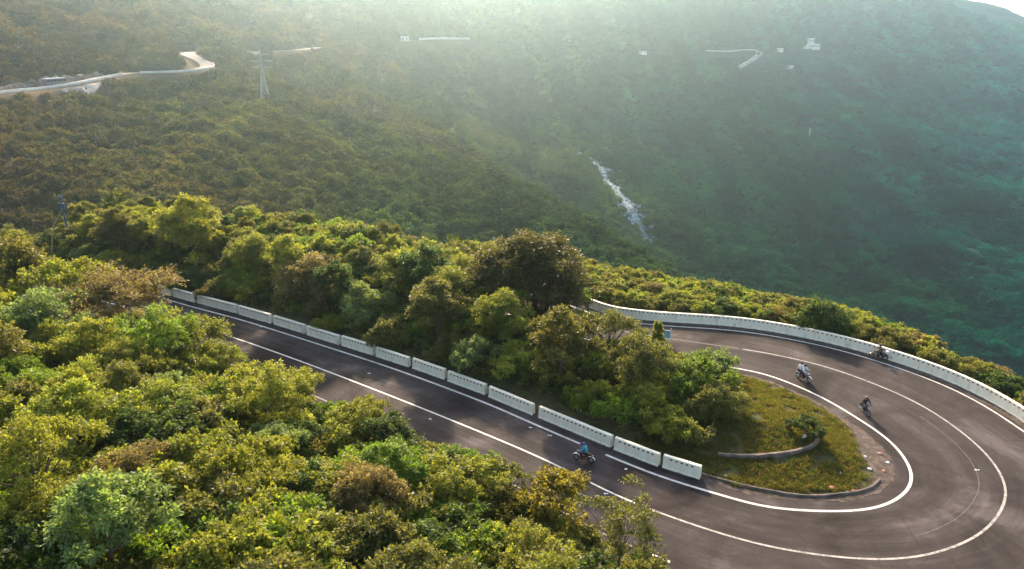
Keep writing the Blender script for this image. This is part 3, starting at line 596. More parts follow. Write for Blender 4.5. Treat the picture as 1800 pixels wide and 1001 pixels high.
# ---------------------------------------------------------------- people and motorbikes
def skinned(verts, edges, radii, sub=1):
    me = bpy.data.meshes.new('tmp'); me.from_pydata(verts, edges, []); o = bpy.data.objects.new('tmp', me); COL.objects.link(o)
    o.modifiers.new('s', 'SKIN'); md = o.modifiers.new('u', 'SUBSURF'); md.levels = sub; md.render_levels = sub
    for i, sv in enumerate(me.skin_vertices[0].data): r = radii[i]; sv.radius = (r, r) if not isinstance(r, tuple) else r; sv.use_root = (i == 0)
    dg = bpy.context.evaluated_depsgraph_get(); dg.update(); ev = o.evaluated_get(dg).to_mesh(); V = [tuple(v.co) for v in ev.vertices]; Fc = [tuple(p.vertices) for p in ev.polygons]
    o.evaluated_get(dg).to_mesh_clear(); bpy.data.objects.remove(o); bpy.data.meshes.remove(me); return V, Fc
def rider(parent_name, mat4, label, top, legs, helmet, passenger=False, pack=None):
    """built in the bike's own space (x forward), then placed by mat4"""
    root = empty('person', (0, 0, 0), 0, label, 'person'); root.matrix_world = mat4
    dx = -0.42 if passenger else 0.0; dz = 0.08 if passenger else 0.0
    pel = (-0.20 + dx, 0, 0.93 + dz); wst = (-0.17 + dx, 0, 1.07 + dz); chest = (-0.08 + dx, 0, 1.30 + dz); neck = (-0.01 + dx, 0, 1.48 + dz); head = (0.04 + dx, 0, 1.62 + dz)
    V = [pel, wst, chest, neck, head]; E = [(0, 1), (1, 2), (2, 3), (3, 4)]; Rd = [0.14, 0.12, 0.15, 0.055, 0.095]
    hands = []
    for s in (-1, 1):
        sh = (-0.05 + dx, 0.19 * s, 1.41 + dz)
        el = (0.14 + dx, 0.31 * s, 1.16 + dz); wr = (0.36, 0.33 * s, 1.04) if not passenger else (0.20 + dx, 0.18 * s, 1.10)
        hd = (wr[0] + 0.075, wr[1] - 0.01 * s, wr[2] - 0.01); b = len(V); V += [sh, el, wr, hd]; E += [(2, b), (b, b + 1), (b + 1, b + 2), (b + 2, b + 3)]; Rd += [0.068, 0.046, 0.03, 0.034]; hands.append((hd, s))
        kn = (0.24 + dx * 0.8, 0.20 * s, 0.80 + dz); an = (-0.02 + dx * 0.8, 0.19 * s, 0.37); b = len(V)
        V += [(-0.16 + dx, 0.10 * s, 0.90 + dz), kn, an, (0.13 + dx * 0.8, 0.20 * s, 0.32)]; E += [(0, b), (b, b + 1), (b + 1, b + 2), (b + 2, b + 3)]; Rd += [0.095, 0.062, 0.04, 0.035]
    bv, bf = skinned(V, E, Rd, 2); mb = MB(); mb.v = list(bv); mb.f = list(bf); mb.m = [0] * len(bf)
    hx, hy, hz = head
    mb.ball((hx + 0.01, 0, hz + 0.01), (0.10, 0.08, 0.12), 12, 9); mb.tube([(hx + 0.10, 0, hz + 0.02), (hx + 0.135, 0, hz - 0.02)], [0.012, 0.018], 6)
    for s in (-1, 1): mb.ball((hx + 0.095, 0.032 * s, hz + 0.015), 0.013, 6, 5); mb.ball((hx, 0.085 * s, hz - 0.01), (0.02, 0.012, 0.032), 6, 5)
    mb.tube([(hx + 0.104, -0.025, hz - 0.055), (hx + 0.108, 0.025, hz - 0.055)], 0.008, 5)
    for hd, s in hands:
        for k in range(4):
            y0 = hd[1] + (k - 1.5) * 0.02; ln = (0.034, 0.040, 0.037, 0.029)[k]
            mb.tube([(hd[0] + 0.005, y0, hd[2] + 0.012), (hd[0] + ln, y0, hd[2] + 0.016), (hd[0] + ln + 0.012, y0, hd[2] - 0.016), (hd[0] + 0.018, y0, hd[2] - 0.034)], [0.010, 0.010, 0.009, 0.007], 6)
        mb.tube([(hd[0] - 0.03, hd[1] - 0.025 * s, hd[2]), (hd[0] + 0.0, hd[1] - 0.045 * s, hd[2] - 0.02), (hd[0] + 0.03, hd[1] - 0.04 * s, hd[2] - 0.035)], [0.012, 0.010, 0.008], 6)
    mb.build('body', M['skin'], root, True)
    # jacket
    V = [(pel[0], 0, pel[2] - 0.02), wst, chest, (neck[0] - 0.01, 0, neck[2] - 0.03)]; E = [(0, 1), (1, 2), (2, 3)]; Rd = [0.165, 0.155, 0.185, 0.085]
    for s in (-1, 1):
        sh = (-0.05 + dx, 0.20 * s, 1.41 + dz); el = (0.14 + dx, 0.32 * s, 1.16 + dz); wr = (0.33, 0.33 * s, 1.05) if not passenger else (0.17 + dx, 0.19 * s, 1.10)
        b = len(V); V += [sh, el, wr]; E += [(2, b), (b, b + 1), (b + 1, b + 2)]; Rd += [0.092, 0.072, 0.046]
    bv, bf = skinned(V, E, Rd, 2); mb = MB(); mb.v = list(bv); mb.f = list(bf); mb.m = [0] * len(bf); mb.build('jacket', M[top], root, True)
    V = [(pel[0], 0, pel[2] - 0.01), (pel[0] + 0.01, 0, pel[2] + 0.08)]; E = [(0, 1)]; Rd = [0.16, 0.14]
    for s in (-1, 1):
        kn = (0.24 + dx * 0.8, 0.20 * s, 0.80 + dz); an = (-0.01 + dx * 0.8, 0.19 * s, 0.42); b = len(V); V += [(-0.14 + dx, 0.11 * s, 0.89 + dz), kn, an]; E += [(0, b), (b, b + 1), (b + 1, b + 2)]; Rd += [0.115, 0.082, 0.056]
    bv, bf = skinned(V, E, Rd, 2); mb = MB(); mb.v = list(bv); mb.f = list(bf); mb.m = [0] * len(bf); mb.build('trousers', M[legs], root, True)
    mb = MB(); mb.ball((hx, 0, hz + 0.035), (0.145, 0.125, 0.135), 16, 10); hm = mb.build('helmet', M[helmet], root, True)
    MB().box((hx + 0.125, 0, hz + 0.02), (0.03, 0.17, 0.09), 0, 0.8).build('visor', M['visor'], hm)
    for s in (-1, 1):
        MB().box((0.10 + dx * 0.8, 0.20 * s, 0.335), (0.27, 0.10, 0.085), 0, 0.75).build('shoe', M['black_cloth'], root)
    if pack: MB().box((chest[0] - 0.22, 0, chest[2]), (0.16, 0.30, 0.42), 0, 0.75).build('backpack', M[pack], root)
    return root
def motorbike(label, loc, heading, body, side, lean=0.0, tail=None, rackbox=False):
    root = empty('motorbike', loc, 0, label, 'motorbike', 'motorbikes on the pass road'); mat = Matrix.Translation(loc) @ Matrix.Rotation(heading, 4, 'Z') @ Matrix.Rotation(lean, 4, 'X') @ Matrix.Scale(0.85, 4); root.matrix_world = mat
    for wx in (0.64, -0.62):
        wh = empty('wheel', (wx, 0, 0.30)); wh.parent = root
        MB().torus((0, 0, 0), 0.245, 0.055, 26, 8).build('tyre', M['tyre'], wh, True)
        mb = MB(); mb.torus((0, 0, 0), 0.19, 0.014, 26, 6); mb.tube([(0, -0.05, 0), (0, 0.05, 0)], 0.045, 8)
        for k in range(10):
            a = k * math.pi / 5; mb.tube([(0.03 * math.cos(a), 0, 0.03 * math.sin(a)), (0.19 * math.cos(a), 0, 0.19 * math.sin(a))], 0.008, 4)
        mb.build('rim', M['rim'], wh)
    mb = MB()
    for s in (-0.08, 0.08): mb.tube([(0.64, s, 0.30), (0.50, s, 0.62), (0.40, s, 0.92)], [0.026, 0.026, 0.022], 6)
    mb.box((0.405, 0, 0.90), (0.07, 0.22, 0.04)); mb.build('front_fork', M['engine'], root)
    mb = MB(); mb.tube([(0.42, 0, 0.86), (0.30, 0, 0.45), (0.05, 0, 0.33), (-0.22, 0, 0.36)], 0.028, 6); mb.tube([(0.40, 0, 0.82), (0.05, 0, 0.70), (-0.50, 0, 0.74)], 0.03, 6)
    for s in (-0.10, 0.10): mb.tube([(-0.18, s, 0.38), (-0.62, s, 0.30)], 0.022, 6)
    mb.build('frame', M['black_body'], root)
    mb = MB(); mb.box((0.05, 0, 0.45), (0.34, 0.20, 0.26), 0, 0.85); mb.tube([(0.10, 0, 0.46), (0.26, 0, 0.60)], [0.085, 0.075], 10)
    for s in (-1, 1): mb.tube([(0.0, 0.10 * s, 0.40), (0.0, 0.145 * s, 0.40)], 0.085, 10)
    mb.build('engine', M['engine'], root)
    mb = MB(); mb.ball((0.17, 0, 0.83), (0.25, 0.15, 0.13), 14, 8); mb.build('fuel_tank', M[body], root, True)
    mb = MB(); mb.box((-0.20, 0, 0.80), (0.58, 0.24, 0.09), 0, 0.85); mb.box((-0.50, 0, 0.85), (0.26, 0.22, 0.08), 0, 0.8); mb.build('seat', M['seat'], root)
    mb = MB()
    for s in (-1, 1): mb.box((-0.22, 0.125 * s, 0.64), (0.36, 0.04, 0.20), 0, 0.75)
    mb.box((-0.60, 0, 0.74), (0.30, 0.18, 0.10), 0, 0.7, Matrix.Rotation(-0.35, 3, 'Y')); mb.build('side_panel', M[side], root)
    for wx, a0, a1, nm in ((0.64, 0.3, 2.5, 'front_mudguard'), (-0.62, 0.2, 2.3, 'rear_mudguard')):
        mb = MB(); pts = [(wx + 0.335 * math.cos(a0 + (a1 - a0) * k / 8), 0.30 + 0.335 * math.sin(a0 + (a1 - a0) * k / 8)) for k in range(9)]
        if wx < 0: pts = [(2 * wx - x, z) for x, z in pts]
        for (x0, z0), (x1, z1) in zip(pts[:-1], pts[1:]):
            mb.quadface([(x0, -0.07, z0), (x0, 0.07, z0), (x1, 0.07, z1), (x1, -0.07, z1)]); mb.quadface([(x0, -0.07, z0 - 0.02), (x1, -0.07, z1 - 0.02), (x1, 0.07, z1 - 0.02), (x0, 0.07, z0 - 0.02)])
            mb.quadface([(x0, 0.07, z0), (x0, 0.07, z0 - 0.02), (x1, 0.07, z1 - 0.02), (x1, 0.07, z1)]); mb.quadface([(x0, -0.07, z0), (x1, -0.07, z1), (x1, -0.07, z1 - 0.02), (x0, -0.07, z0 - 0.02)])
        mb.build(nm, M[tail or body], root)
    mb = MB(); mb.tube([(0.36, -0.36, 1.01), (0.39, -0.2, 1.03), (0.42, 0, 0.97), (0.39, 0.2, 1.03), (0.36, 0.36, 1.01)], 0.016, 6)
    for s in (-1, 1): mb.tube([(0.37, 0.27 * s, 1.02), (0.355, 0.39 * s, 1.01)], 0.026, 6)
    mb.build('handlebar', M['engine'], root)
    for s in (-1, 1):
        mb = MB(); mb.tube([(0.38, 0.24 * s, 1.03), (0.40, 0.30 * s, 1.17)], 0.008, 5); mb.ball((0.40, 0.32 * s, 1.19), (0.02, 0.06, 0.04), 8, 6); mb.build('mirror', M['chrome'], root)
    hl = MB().ball((0.50, 0, 0.88), (0.09, 0.11, 0.11), 12, 8).build('headlight', M[body], root, True); MB().ball((0.575, 0, 0.88), (0.03, 0.085, 0.085), 10, 6).build('lens', M['lens'], hl, True)
    MB().box((-0.77, 0, 0.73), (0.05, 0.14, 0.08)).build('tail_light', M['lens_red'], root)
    MB().tube([(0.16, -0.12, 0.42), (0.10, -0.15, 0.26), (-0.25, -0.16, 0.26), (-0.75, -0.18, 0.36)], [0.022, 0.025, 0.03, 0.05], 8).build('exhaust', M['chrome'], root)
    MB().tube([(0.06, -0.24, 0.31), (0.06, 0.24, 0.31)], 0.014, 6).build('footrest', M['engine'], root)
    if rackbox: MB().box((-0.74, 0, 0.95), (0.30, 0.34, 0.26), 0, 0.85).build('top_box', M['white_body'], root)
    return root, mat
def bike_at(fx, fy, rx, ry):          # contact points of the front and rear wheels in the photo
    a, b_ = at_z(fx, fy, 0.035), at_z(rx, ry, 0.035); return ((a[0] + b_[0]) / 2, (a[1] + b_[1]) / 2, 0.037), math.atan2(a[1] - b_[1], a[0] - b_[0])
loc, hd = bike_at(1012, 808, 1040, 815)
_, mt = motorbike('dark red motorbike with chrome exhaust under the rider in turquoise', loc, hd, 'red_body', 'red_body', 0.0, 'white_body'); rider('p', mt, 'rider in turquoise jacket and blue helmet heading away along the barrier blocks', 'teal', 'black_cloth', 'blue_helmet')
loc, hd = bike_at(1423, 673, 1401, 663)
_, mt = motorbike('pale motorbike carrying two people in white shirts', loc, hd, 'white_body', 'red_body', 0.06); rider('p', mt, 'front rider in white shirt and black helmet steering the shared motorbike', 'white_cloth', 'navy_cloth', 'black_helmet')
rider('p', mt, 'passenger in white shirt and dark trousers seated behind the front rider', 'white_cloth', 'black_cloth', 'black_helmet', True)
loc, hd = bike_at(1528, 735, 1513, 719)
_, mt = motorbike('black motorbike leaning into the bend inside the centre line', loc, hd, 'black_body', 'black_body', 0.10); rider('p', mt, 'rider in black with brown helmet inside the bend', 'black_cloth', 'black_cloth', 'brown_helmet')
loc, hd = bike_at(1534, 630, 1553, 633)
_, mt = motorbike('dark red motorbike with pale top box beside the curved barrier wall', loc, hd, 'red_body', 'black_body', -0.05, None, True); rider('p', mt, 'rider in brown jacket and black helmet beside the curved barrier wall', 'brown_cloth', 'black_cloth', 'black_helmet')
# ---------------------------------------------------------------- foliage meshes
def leaf_quads(P, D, L, W, rs):
    """one kite-shaped leaf per point P along direction D"""
    n = len(P); up = rs.normal(size=(n, 3)) * 0.55 + np.array([0, 0, 1.0]); S = np.cross(D, up); S /= np.linalg.norm(S, axis=1)[:, None] + 1e-9
    L = L[:, None]; W = W[:, None]; droop = np.array([0, 0, -1.0]) * L * 0.18
    return np.stack([P, P + D * L * 0.45 + S * W, P + D * L + droop, P + D * L * 0.45 - S * W], 1).reshape(-1, 3)
def foliage(name, lobes, twigs, per, leaf, wid, rs, mat, upbias=0.45, spread=1.0):
    """lobes: (x, y, z, r). Each lobe is a spray of twigs set with leaves"""
    PP = []; DD = []
    for (x, y, z, r) in lobes:
        n = twigs; d = rs.normal(size=(n, 3)); d[:, 2] = np.abs(d[:, 2]) * 0.9 + (upbias - 0.35) * np.abs(rs.normal(size=n)) - 0.30 * rs.rand(n); d /= np.linalg.norm(d, axis=1)[:, None]
        ln = r * (0.65 + 0.5 * rs.rand(n) ** 1.5) * spread
        t = (0.30 + 0.70 * np.sqrt(rs.rand(n, per))); p = np.array([x, y, z]) + d[:, None, :] * (ln[:, None] * t)[:, :, None]
        p[:, :, 2] -= 0.22 * (ln[:, None] * t) ** 2 / max(r, 0.3); p = p.reshape(-1, 3) + rs.normal(size=(n * per, 3)) * leaf * 0.35
        dd = np.repeat(d, per, 0) * 0.6 + rs.normal(size=(n * per, 3)) * 0.6; dd /= np.linalg.norm(dd, axis=1)[:, None]; PP.append(p); DD.append(dd)
    P = np.vstack(PP); D = np.vstack(DD); n = len(P); V = leaf_quads(P, D, leaf * (0.7 + 0.6 * rs.rand(n)), wid * (0.7 + 0.6 * rs.rand(n)), rs)
    me = mesh_np(name, V, np.arange(4 * n).reshape(n, 4), [mat]); lobe_t = np.repeat(rs.rand(len(lobes)), twigs * per); t = np.clip(0.55 * rs.rand(n) + 0.45 * lobe_t, 0, 1)
    a = me.attributes.new('tint', 'FLOAT', 'FACE'); a.data.foreach_set('value', t.astype(np.float32)); return me
def lobes_in(shape, R_, h, n, rs, z0=0.25):
    out = []
    while len(out) < n:
        d = rs.normal(size=3); d[2] = abs(d[2]) if rs.rand() < 0.82 else -abs(d[2]) * 0.5; d /= np.linalg.norm(d)
        k = 0.45 + 0.5 * rs.rand() ** 0.6; lr = R_ * (0.20 + 0.16 * rs.rand()); x, y = d[0] * R_ * k, d[1] * R_ * k
        if shape == 'umbrella': z = h * (0.60 + 0.28 * d[2] * k) + 0.08 * h * math.sin(x * 1.7); lr *= 0.9
        elif shape == 'cone': f = rs.rand() ** 1.4; z = h * (0.15 + 0.75 * f); x = d[0] * R_ * (1 - f) * 0.8; y = d[1] * R_ * (1 - f) * 0.8; lr = R_ * (0.34 - 0.16 * f)
        elif shape == 'tall': z = h * (0.52 + 0.40 * d[2] * k); lr *= 0.95
        elif shape == 'open': z = h * (0.58 + 0.36 * d[2] * k); lr *= 0.75
        else: z = h * (0.42 + 0.46 * d[2] * k)
        bump_ = 1 + 0.28 * math.sin(3.1 * math.atan2(y, x) + rs.rand()) * (R_ > 0.9); out.append((x * bump_, y * bump_, max(z, lr * 0.5), lr))
    return out
def trunk_mesh(name, lobes, h, r0, rs, nb=9, stems=1):
    mb = MB(); pick = [lobes[i] for i in rs.choice(len(lobes), min(nb, len(lobes)), replace=False)]
    for s in range(stems):
        a = rs.rand() * 6.28; bx, by = (0.0, 0.0) if stems == 1 else (0.18 * math.cos(a), 0.18 * math.sin(a)); fork = h * (0.22 + 0.15 * rs.rand())
        fx, fy = bx + rs.normal() * 0.15, by + rs.normal() * 0.15; mb.tube([(bx, by, -0.6), (bx * 1.1, by, fork * 0.5), (fx, fy, fork)], [r0 * 1.25, r0, r0 * 0.8], 7)
        for i, (x, y, z, r) in enumerate(pick):
            if i % stems != s: continue
            mx, my, mz = (fx + x) / 2 + rs.normal() * 0.12, (fy + y) / 2 + rs.normal() * 0.12, (fork + z) / 2 + 0.1
            mb.tube([(fx, fy, fork - 0.05), (mx, my, mz), (x, y, z + r * 0.3)], [r0 * 0.55, r0 * 0.34, r0 * 0.12], 5, False)
    o = mb.build(name, M['bark']); me = o.data; bpy.data.objects.remove(o); return me
PROTO = {}
def proto(key, shape, R_, h, nl, tw, per, leaf, wid, seed, n_br=9, r0=0.11, stems=1, spread=1.0):
    rs = np.random.RandomState(seed); lb = lobes_in(shape, R_, h, nl, rs)
    PROTO[key] = (foliage('crown', lb, tw, per, leaf, wid, rs, M['leaf'], spread=spread), trunk_mesh('trunk', lb, h, r0, rs, n_br, stems), R_, h)
proto('round1', 'round', 2.6, 4.6, 46, 23, 13, 0.218, 0.0559, 1)
proto('round2', 'round', 2.5, 4.3, 40, 23, 14, 0.202, 0.0602, 2)
proto('round3', 'round', 2.8, 4.9, 52, 21, 13, 0.235, 0.0516, 3)
proto('low1', 'round', 2.4, 3.3, 40, 21, 13, 0.202, 0.0559, 4, 8, 0.07, 3)
proto('low2', 'round', 2, 2.6, 32, 21, 13, 0.185, 0.0516, 5, 8, 0.06, 3)
proto('tall1', 'tall', 2.1, 6.4, 48, 21, 13, 0.218, 0.0516, 6)
proto('tall2', 'tall', 2.3, 5.8, 46, 21, 13, 0.235, 0.0516, 7)
proto('open1', 'open', 2.9, 5.6, 38, 19, 13, 0.210, 0.0473, 8, 14, 0.10, 2, 1.15)
proto('open2', 'open', 2.6, 5, 34, 19, 13, 0.227, 0.0473, 9, 14, 0.09, 2, 1.15)
proto('umbrella', 'umbrella', 5.2, 6.4, 105, 23, 14, 0.202, 0.0516, 10, 20, 0.20)
proto('cone', 'cone', 1.5, 4.6, 44, 19, 13, 0.202, 0.0516, 12)
proto('dome', 'round', 4.05, 8.0, 190, 23, 13, 0.252, 0.0645, 13, 20, 0.26)
proto('sapling', 'open', 2, 6.6, 26, 12, 12, 0.185, 0.0387, 14, 18, 0.055, 2, 1.3)

COLOURS = {'bright green': (0.150, 0.220, 0.030), 'yellow green': (0.215, 0.226, 0.040), 'olive green': (0.152, 0.148, 0.046), 'dark green': (0.066, 0.100, 0.028),
           'rusty brown': (0.185, 0.142, 0.070), 'golden': (0.240, 0.205, 0.034), 'pale green': (0.180, 0.230, 0.095), 'dark olive': (0.086, 0.080, 0.030)}
FORMS = {'round1': 'round crowned tree', 'round2': 'round crowned tree', 'round3': 'round crowned tree', 'low1': 'spreading shrub', 'low2': 'low shrub', 'tall1': 'upright tree', 'tall2': 'upright tree',
         'open1': 'loose feathery tree', 'open2': 'loose feathery tree', 'umbrella': 'flat topped tree', 'cone': 'pointed small tree'}
TREES = []                  # (key, colour, x, y, scale, given label)
def clear_of(x, y, r, k=0.62):
    return all((x - t[2]) ** 2 + (y - t[3]) ** 2 > (k * (r + t[5])) ** 2 for t in TREES)
def put(key, colour, x, y, s=1.0, label=None): TREES.append((key, colour, x, y, s, PROTO[key][2] * s, label))
def put_top(key, colour, px, py, top, label):      # scaled so that the crown reaches the photo's skyline row
    p = at_g(px, py); s = 0.6
    while project((p[0], p[1], p[2] + PROTO[key][3] * s * 0.97))[1] > top and s < 1.9: s += 0.02
    put(key, colour, p[0], p[1], s, label)
def put_px(key, colour, px, py, s=1.0, label=None):
    p = at_g(px, py); put(key, colour, p[0], p[1], s, label)
# trees the photograph singles out (pixel = foot of the trunk)
put_top('dome', 'dark olive', 940, 572, 398, 'biggest tree, dense olive brown dome standing above all others at the valley edge')
put_px('umbrella', 'rusty brown', 196, 612, 1.12, 'wide flat topped brown tree hanging over the far end of the barriers')
put_top('tall2', 'yellow green', 345, 475, 346, 'tall light yellow green tree rising above the skyline left of centre')
put_top('round3', 'olive green', 40, 575, 432, 'broad olive tree hiding the road end near the left edge')
put_top('round1', 'yellow green', 118, 600, 470, 'yellow green tree directly left of the wide flat topped brown tree')
put_px('sapling', 'olive green', 1085, 1035, 1.0, 'lone thin sparse sapling in front of the road at the bottom edge')
put_px('cone', 'yellow green', 1152, 632, 0.95, 'pointed bright tree beside the pale blue sign')
put_px('low1', 'golden', 965, 935, 1.1, 'yellowest shrub by the road, left of the lone sapling')
put_px('round2', 'pale green', 640, 575, 1.05, 'pale green round tree behind the sixth barrier block')
put_px('low2', 'dark green', 1415, 768, 0.6, 'small dark bush alone beside the white marker sign on the tip')
put_px('round2', 'bright green', 1228, 700, 0.95, 'bright green round tree at the inner edge of the upper road')
put_px('low1', 'yellow green', 915, 660, 1.0, 'leafy yellow green shrub on the slope right of the middle barrier blocks')
put_px('low1', 'dark green', 1440, 585, 1.0, 'dark bush beyond the curved barrier wall, standing highest there')
put_px('low1', 'olive green', 1400, 570, 0.9, 'olive bush at the left end of the clump beyond the curved wall')
def project_ok(x, y, z, h): px, py, d = project((x, y, z)); return -90 < px < 1890 and py > 300 and py - F * h / max(d, 1) < 1015
LIM = {'front': [(-400, 420), (0, 385), (180, 395), (240, 470), (265, 530), (330, 560), (390, 590), (470, 612), (500, 640), (600, 675), (640, 720), (700, 742), (770, 798), (860, 800), (900, 835), (960, 850), (1010, 890), (1040, 975), (1060, 1300)],
       'middle': [(-400, 365), (220, 372), (300, 385), (400, 410), (560, 432), (700, 436), (760, 430), (850, 468), (950, 492), (1000, 482), (1040, 505), (1100, 560), (1160, 556), (1240, 597), (1290, 645), (1340, 662), (1400, 730), (1460, 790)],
       'back': [(-400, 365), (0, 372), (220, 368), (320, 385), (400, 412), (560, 436), (840, 452), (1050, 470), (1250, 528), (1330, 540), (1375, 522), (1480, 545), (1640, 592), (1800, 640), (2200, 740)]}
def fit(reg, key, x, y, s, slack):
    z = tzg(x, y); R_, h_ = PROTO[key][2], PROTO[key][3]
    for _ in range(12):
        px, py, dep = project((x, y, z + h_ * s * 0.97)); w = 0.6 * F * R_ * s / dep; xs = [px - w, px, px + w]
        L = LIM[reg]; lim = max(np.interp(q, [a for a, b in L], [b for a, b in L]) - (0 if q == px else 34) for q in xs)
        if py >= lim - slack: return s
        s *= 0.93
    return s
rng = random.Random(21)
outer_edge = smooth_line(resample(ASPH_OUT, 120), 2); inner_edge = smooth_line(resample(ASPH_IN, 120), 2)
_gx = np.arange(-76, 66, 0.5); _gy = np.arange(16, 128, 0.5); _GX, _GY = np.meshgrid(_gx, _gy); _fx, _fy = _GX.ravel(), _GY.ravel()
_as = in_poly(_fx, _fy, ASPH_POLY).reshape(_GX.shape); _is = in_poly(_fx, _fy, ISLAND).reshape(_GX.shape); _ds = np.minimum(dist_poly(_fx, _fy, outer_edge), dist_poly(_fx, _fy, inner_edge)).reshape(_GX.shape); _zs = terrain(_fx, _fy).reshape(_GX.shape)
def gcell(x, y): return min(max(int(round((y - 16) / 0.5)), 0), len(_gy) - 1), min(max(int(round((x + 76) / 0.5)), 0), len(_gx) - 1)
def tzg(x, y): return float(_zs[gcell(x, y)])
def region(x, y):
    """'front', 'middle', 'back' or None, with the distance to the asphalt"""
    c = gcell(x, y)
    if _as[c]: return None, 0
    d = float(_ds[c]); r = math.hypot(x, y); az = math.degrees(math.atan2(x, y)); e = float(np.interp(az, EDGE_AZ, EDGE_R))
    if r > e + 9: return None, d
    if _is[c]: return 'middle', d
    if y < float(np.interp(x, ASPH_OUT[:110, 0], ASPH_OUT[:110, 1])) and x < 16: return 'front', d
    return 'back', d
MIXES = {'front': ['bright green'] * 6 + ['yellow green'] * 12 + ['olive green'] * 6 + ['pale green'] * 4 + ['dark green'] * 2 + ['rusty brown'],
         'frontfar': ['olive green'] * 4 + ['yellow green'] * 3 + ['rusty brown'] * 2 + ['dark green'] * 2 + ['bright green'],
         'middle': ['olive green'] * 5 + ['yellow green'] * 6 + ['dark green'] + ['rusty brown'] + ['pale green'] + ['bright green'],
         'back': ['olive green'] * 6 + ['yellow green'] * 5 + ['rusty brown'] + ['dark green'] * 2}
tries = 0
while tries < 16000 and len(TREES) < 298:
    tries += 1; x = rng.uniform(-72, 62); y = rng.uniform(20, 122); reg, d = region(x, y)
    if reg is None: continue
    edge_pos = math.hypot(x, y) - float(np.interp(math.degrees(math.atan2(x, y)), EDGE_AZ, EDGE_R))
    if reg == 'front':
        key = rng.choice(['round1', 'round2', 'round3', 'low1', 'low1', 'tall2', 'open1', 'open2', 'low2']); s = rng.uniform(0.72, 1.12)
        if d < 5: key = rng.choice(['low1', 'round2', 'open2', 'low2']); s = rng.uniform(0.75, 1.0)
        if d < 9 and -38 < x < -25: key = rng.choice(['round1', 'round3', 'open2', 'open1']); s = rng.uniform(1.0, 1.3)
        if x > 8.5 or y < 24: continue
        if x < -36 and d < 26: key = rng.choice(['round1', 'tall2', 'round3', 'open1']); s = rng.uniform(1.1, 1.5)
        mixk = 'front' if math.hypot(x, y) < 68 else 'frontfar'; margin = 0.45 if x < -25 else 0.58
    elif reg == 'middle':
        if x > 17.5 or (x > 12 and y < 43 + (x - 12) * 0.5) : continue
        key = rng.choice(['round1', 'round2', 'round3', 'low1', 'low1', 'tall1', 'open1', 'open2', 'low2']); s = rng.uniform(0.72, 1.1); mixk = 'middle'; margin = 0.72
        if y < 60 and abs(x - 2.3 * y / 61) < 5.5: s *= 0.8
        if d >= 3.5 and x < 4: key = rng.choice(['round1', 'round3', 'tall1', 'tall2', 'open1']); s = rng.uniform(1.0, 1.35) * (1.1 if y > 60 else 0.9)
        if x >= 4 and x < 10 and y > 50 and d > 4: key = rng.choice(['round1', 'round3', 'open1']); s = rng.uniform(0.95, 1.2)
        if x < 6 and y > 55: margin = 0.4
        if d < 2.5 or x > 10 or (x > 6 and y < 47): key = rng.choice(['low1', 'low2', 'round2']); s = rng.uniform(0.65, 0.9)
    else:
        if x > 8:
            key = rng.choice(['low1', 'low2', 'low2']); s = rng.uniform(0.6, 0.95); margin = 1.0
            if d < 2.4 or edge_pos > 6: continue
        else: key = rng.choice(['round1', 'round2', 'round3', 'low1', 'tall1', 'open1', 'open2']); s = rng.uniform(0.75, 1.1); margin = 0.8
        mixk = 'back'
        if edge_pos > -6: s *= 0.85
    r = PROTO[key][2] * s
    if d < 0.4 + margin * r or not clear_of(x, y, r, 0.60 if reg != 'back' else 0.66): continue
    if not clear_of(x, y, PROTO[key][2] * s * 0.55, 0.6): continue
    s = fit(reg, key, x, y, s, 6)
    if s < 0.5: continue
    z = tzg(x, y)
    if not project_ok(x, y, z, PROTO[key][3] * s): continue
    put(key, rng.choice(MIXES[mixk]), x, y, s)
LAND = [('the turquoise rider', 1025, 800), ('the longest barrier block', 1010, 752), ('the nearest barrier block', 1195, 820), ('the far end of the barriers', 300, 515), ('the biggest tree', 940, 450), ('the lone sapling', 1085, 920),
        ('the blue pole', 122, 385), ('the bottom left corner', 0, 1001), ('the left edge', 0, 700), ('the wide brown tree', 205, 450), ('the middle of the lower road', 620, 650), ('the pale blue sign', 1172, 590),
        ('the low stone wall', 1350, 800), ('the curved barrier wall', 1500, 580), ('the right edge', 1800, 660), ('the tall skyline tree', 345, 385), ('the golden shrub', 960, 880), ('the bottom edge', 560, 1001)]
def sector(dx, dy):
    a = math.degrees(math.atan2(-dy, dx)) % 360
    return ['right of', 'above right of', 'above', 'above left of', 'left of', 'below left of', 'below', 'below right of'][int((a + 22.5) // 45) % 8]
ORD = ['nearest', 'second nearest', 'third nearest', 'fourth nearest', 'fifth nearest', 'sixth nearest', 'seventh nearest', 'eighth nearest', 'ninth nearest', 'tenth nearest']
desc = {}
for i, t in enumerate(TREES):
    z = tzg(t[2], t[3]); px, py, dep = project((t[2], t[3], z + PROTO[t[0]][3] * t[4] * 0.6))
    nm, dx, dy = min(((n_, px - a, py - b_) for n_, a, b_ in LAND), key=lambda q: math.hypot(q[1], q[2]))
    desc.setdefault((t[1], FORMS.get(t[0], 'tree'), sector(dx, dy), nm), []).append((math.hypot(dx, dy), i))
LABELS = {}
for (c_, f_, sct, nm), L in desc.items():
    L.sort()
    for k, (dd, i) in enumerate(L): LABELS[i] = (f'{ORD[min(k, 9)]} ' if len(L) > 1 else '') + f'{c_} {f_} {sct} {nm}'
rng = random.Random(77)
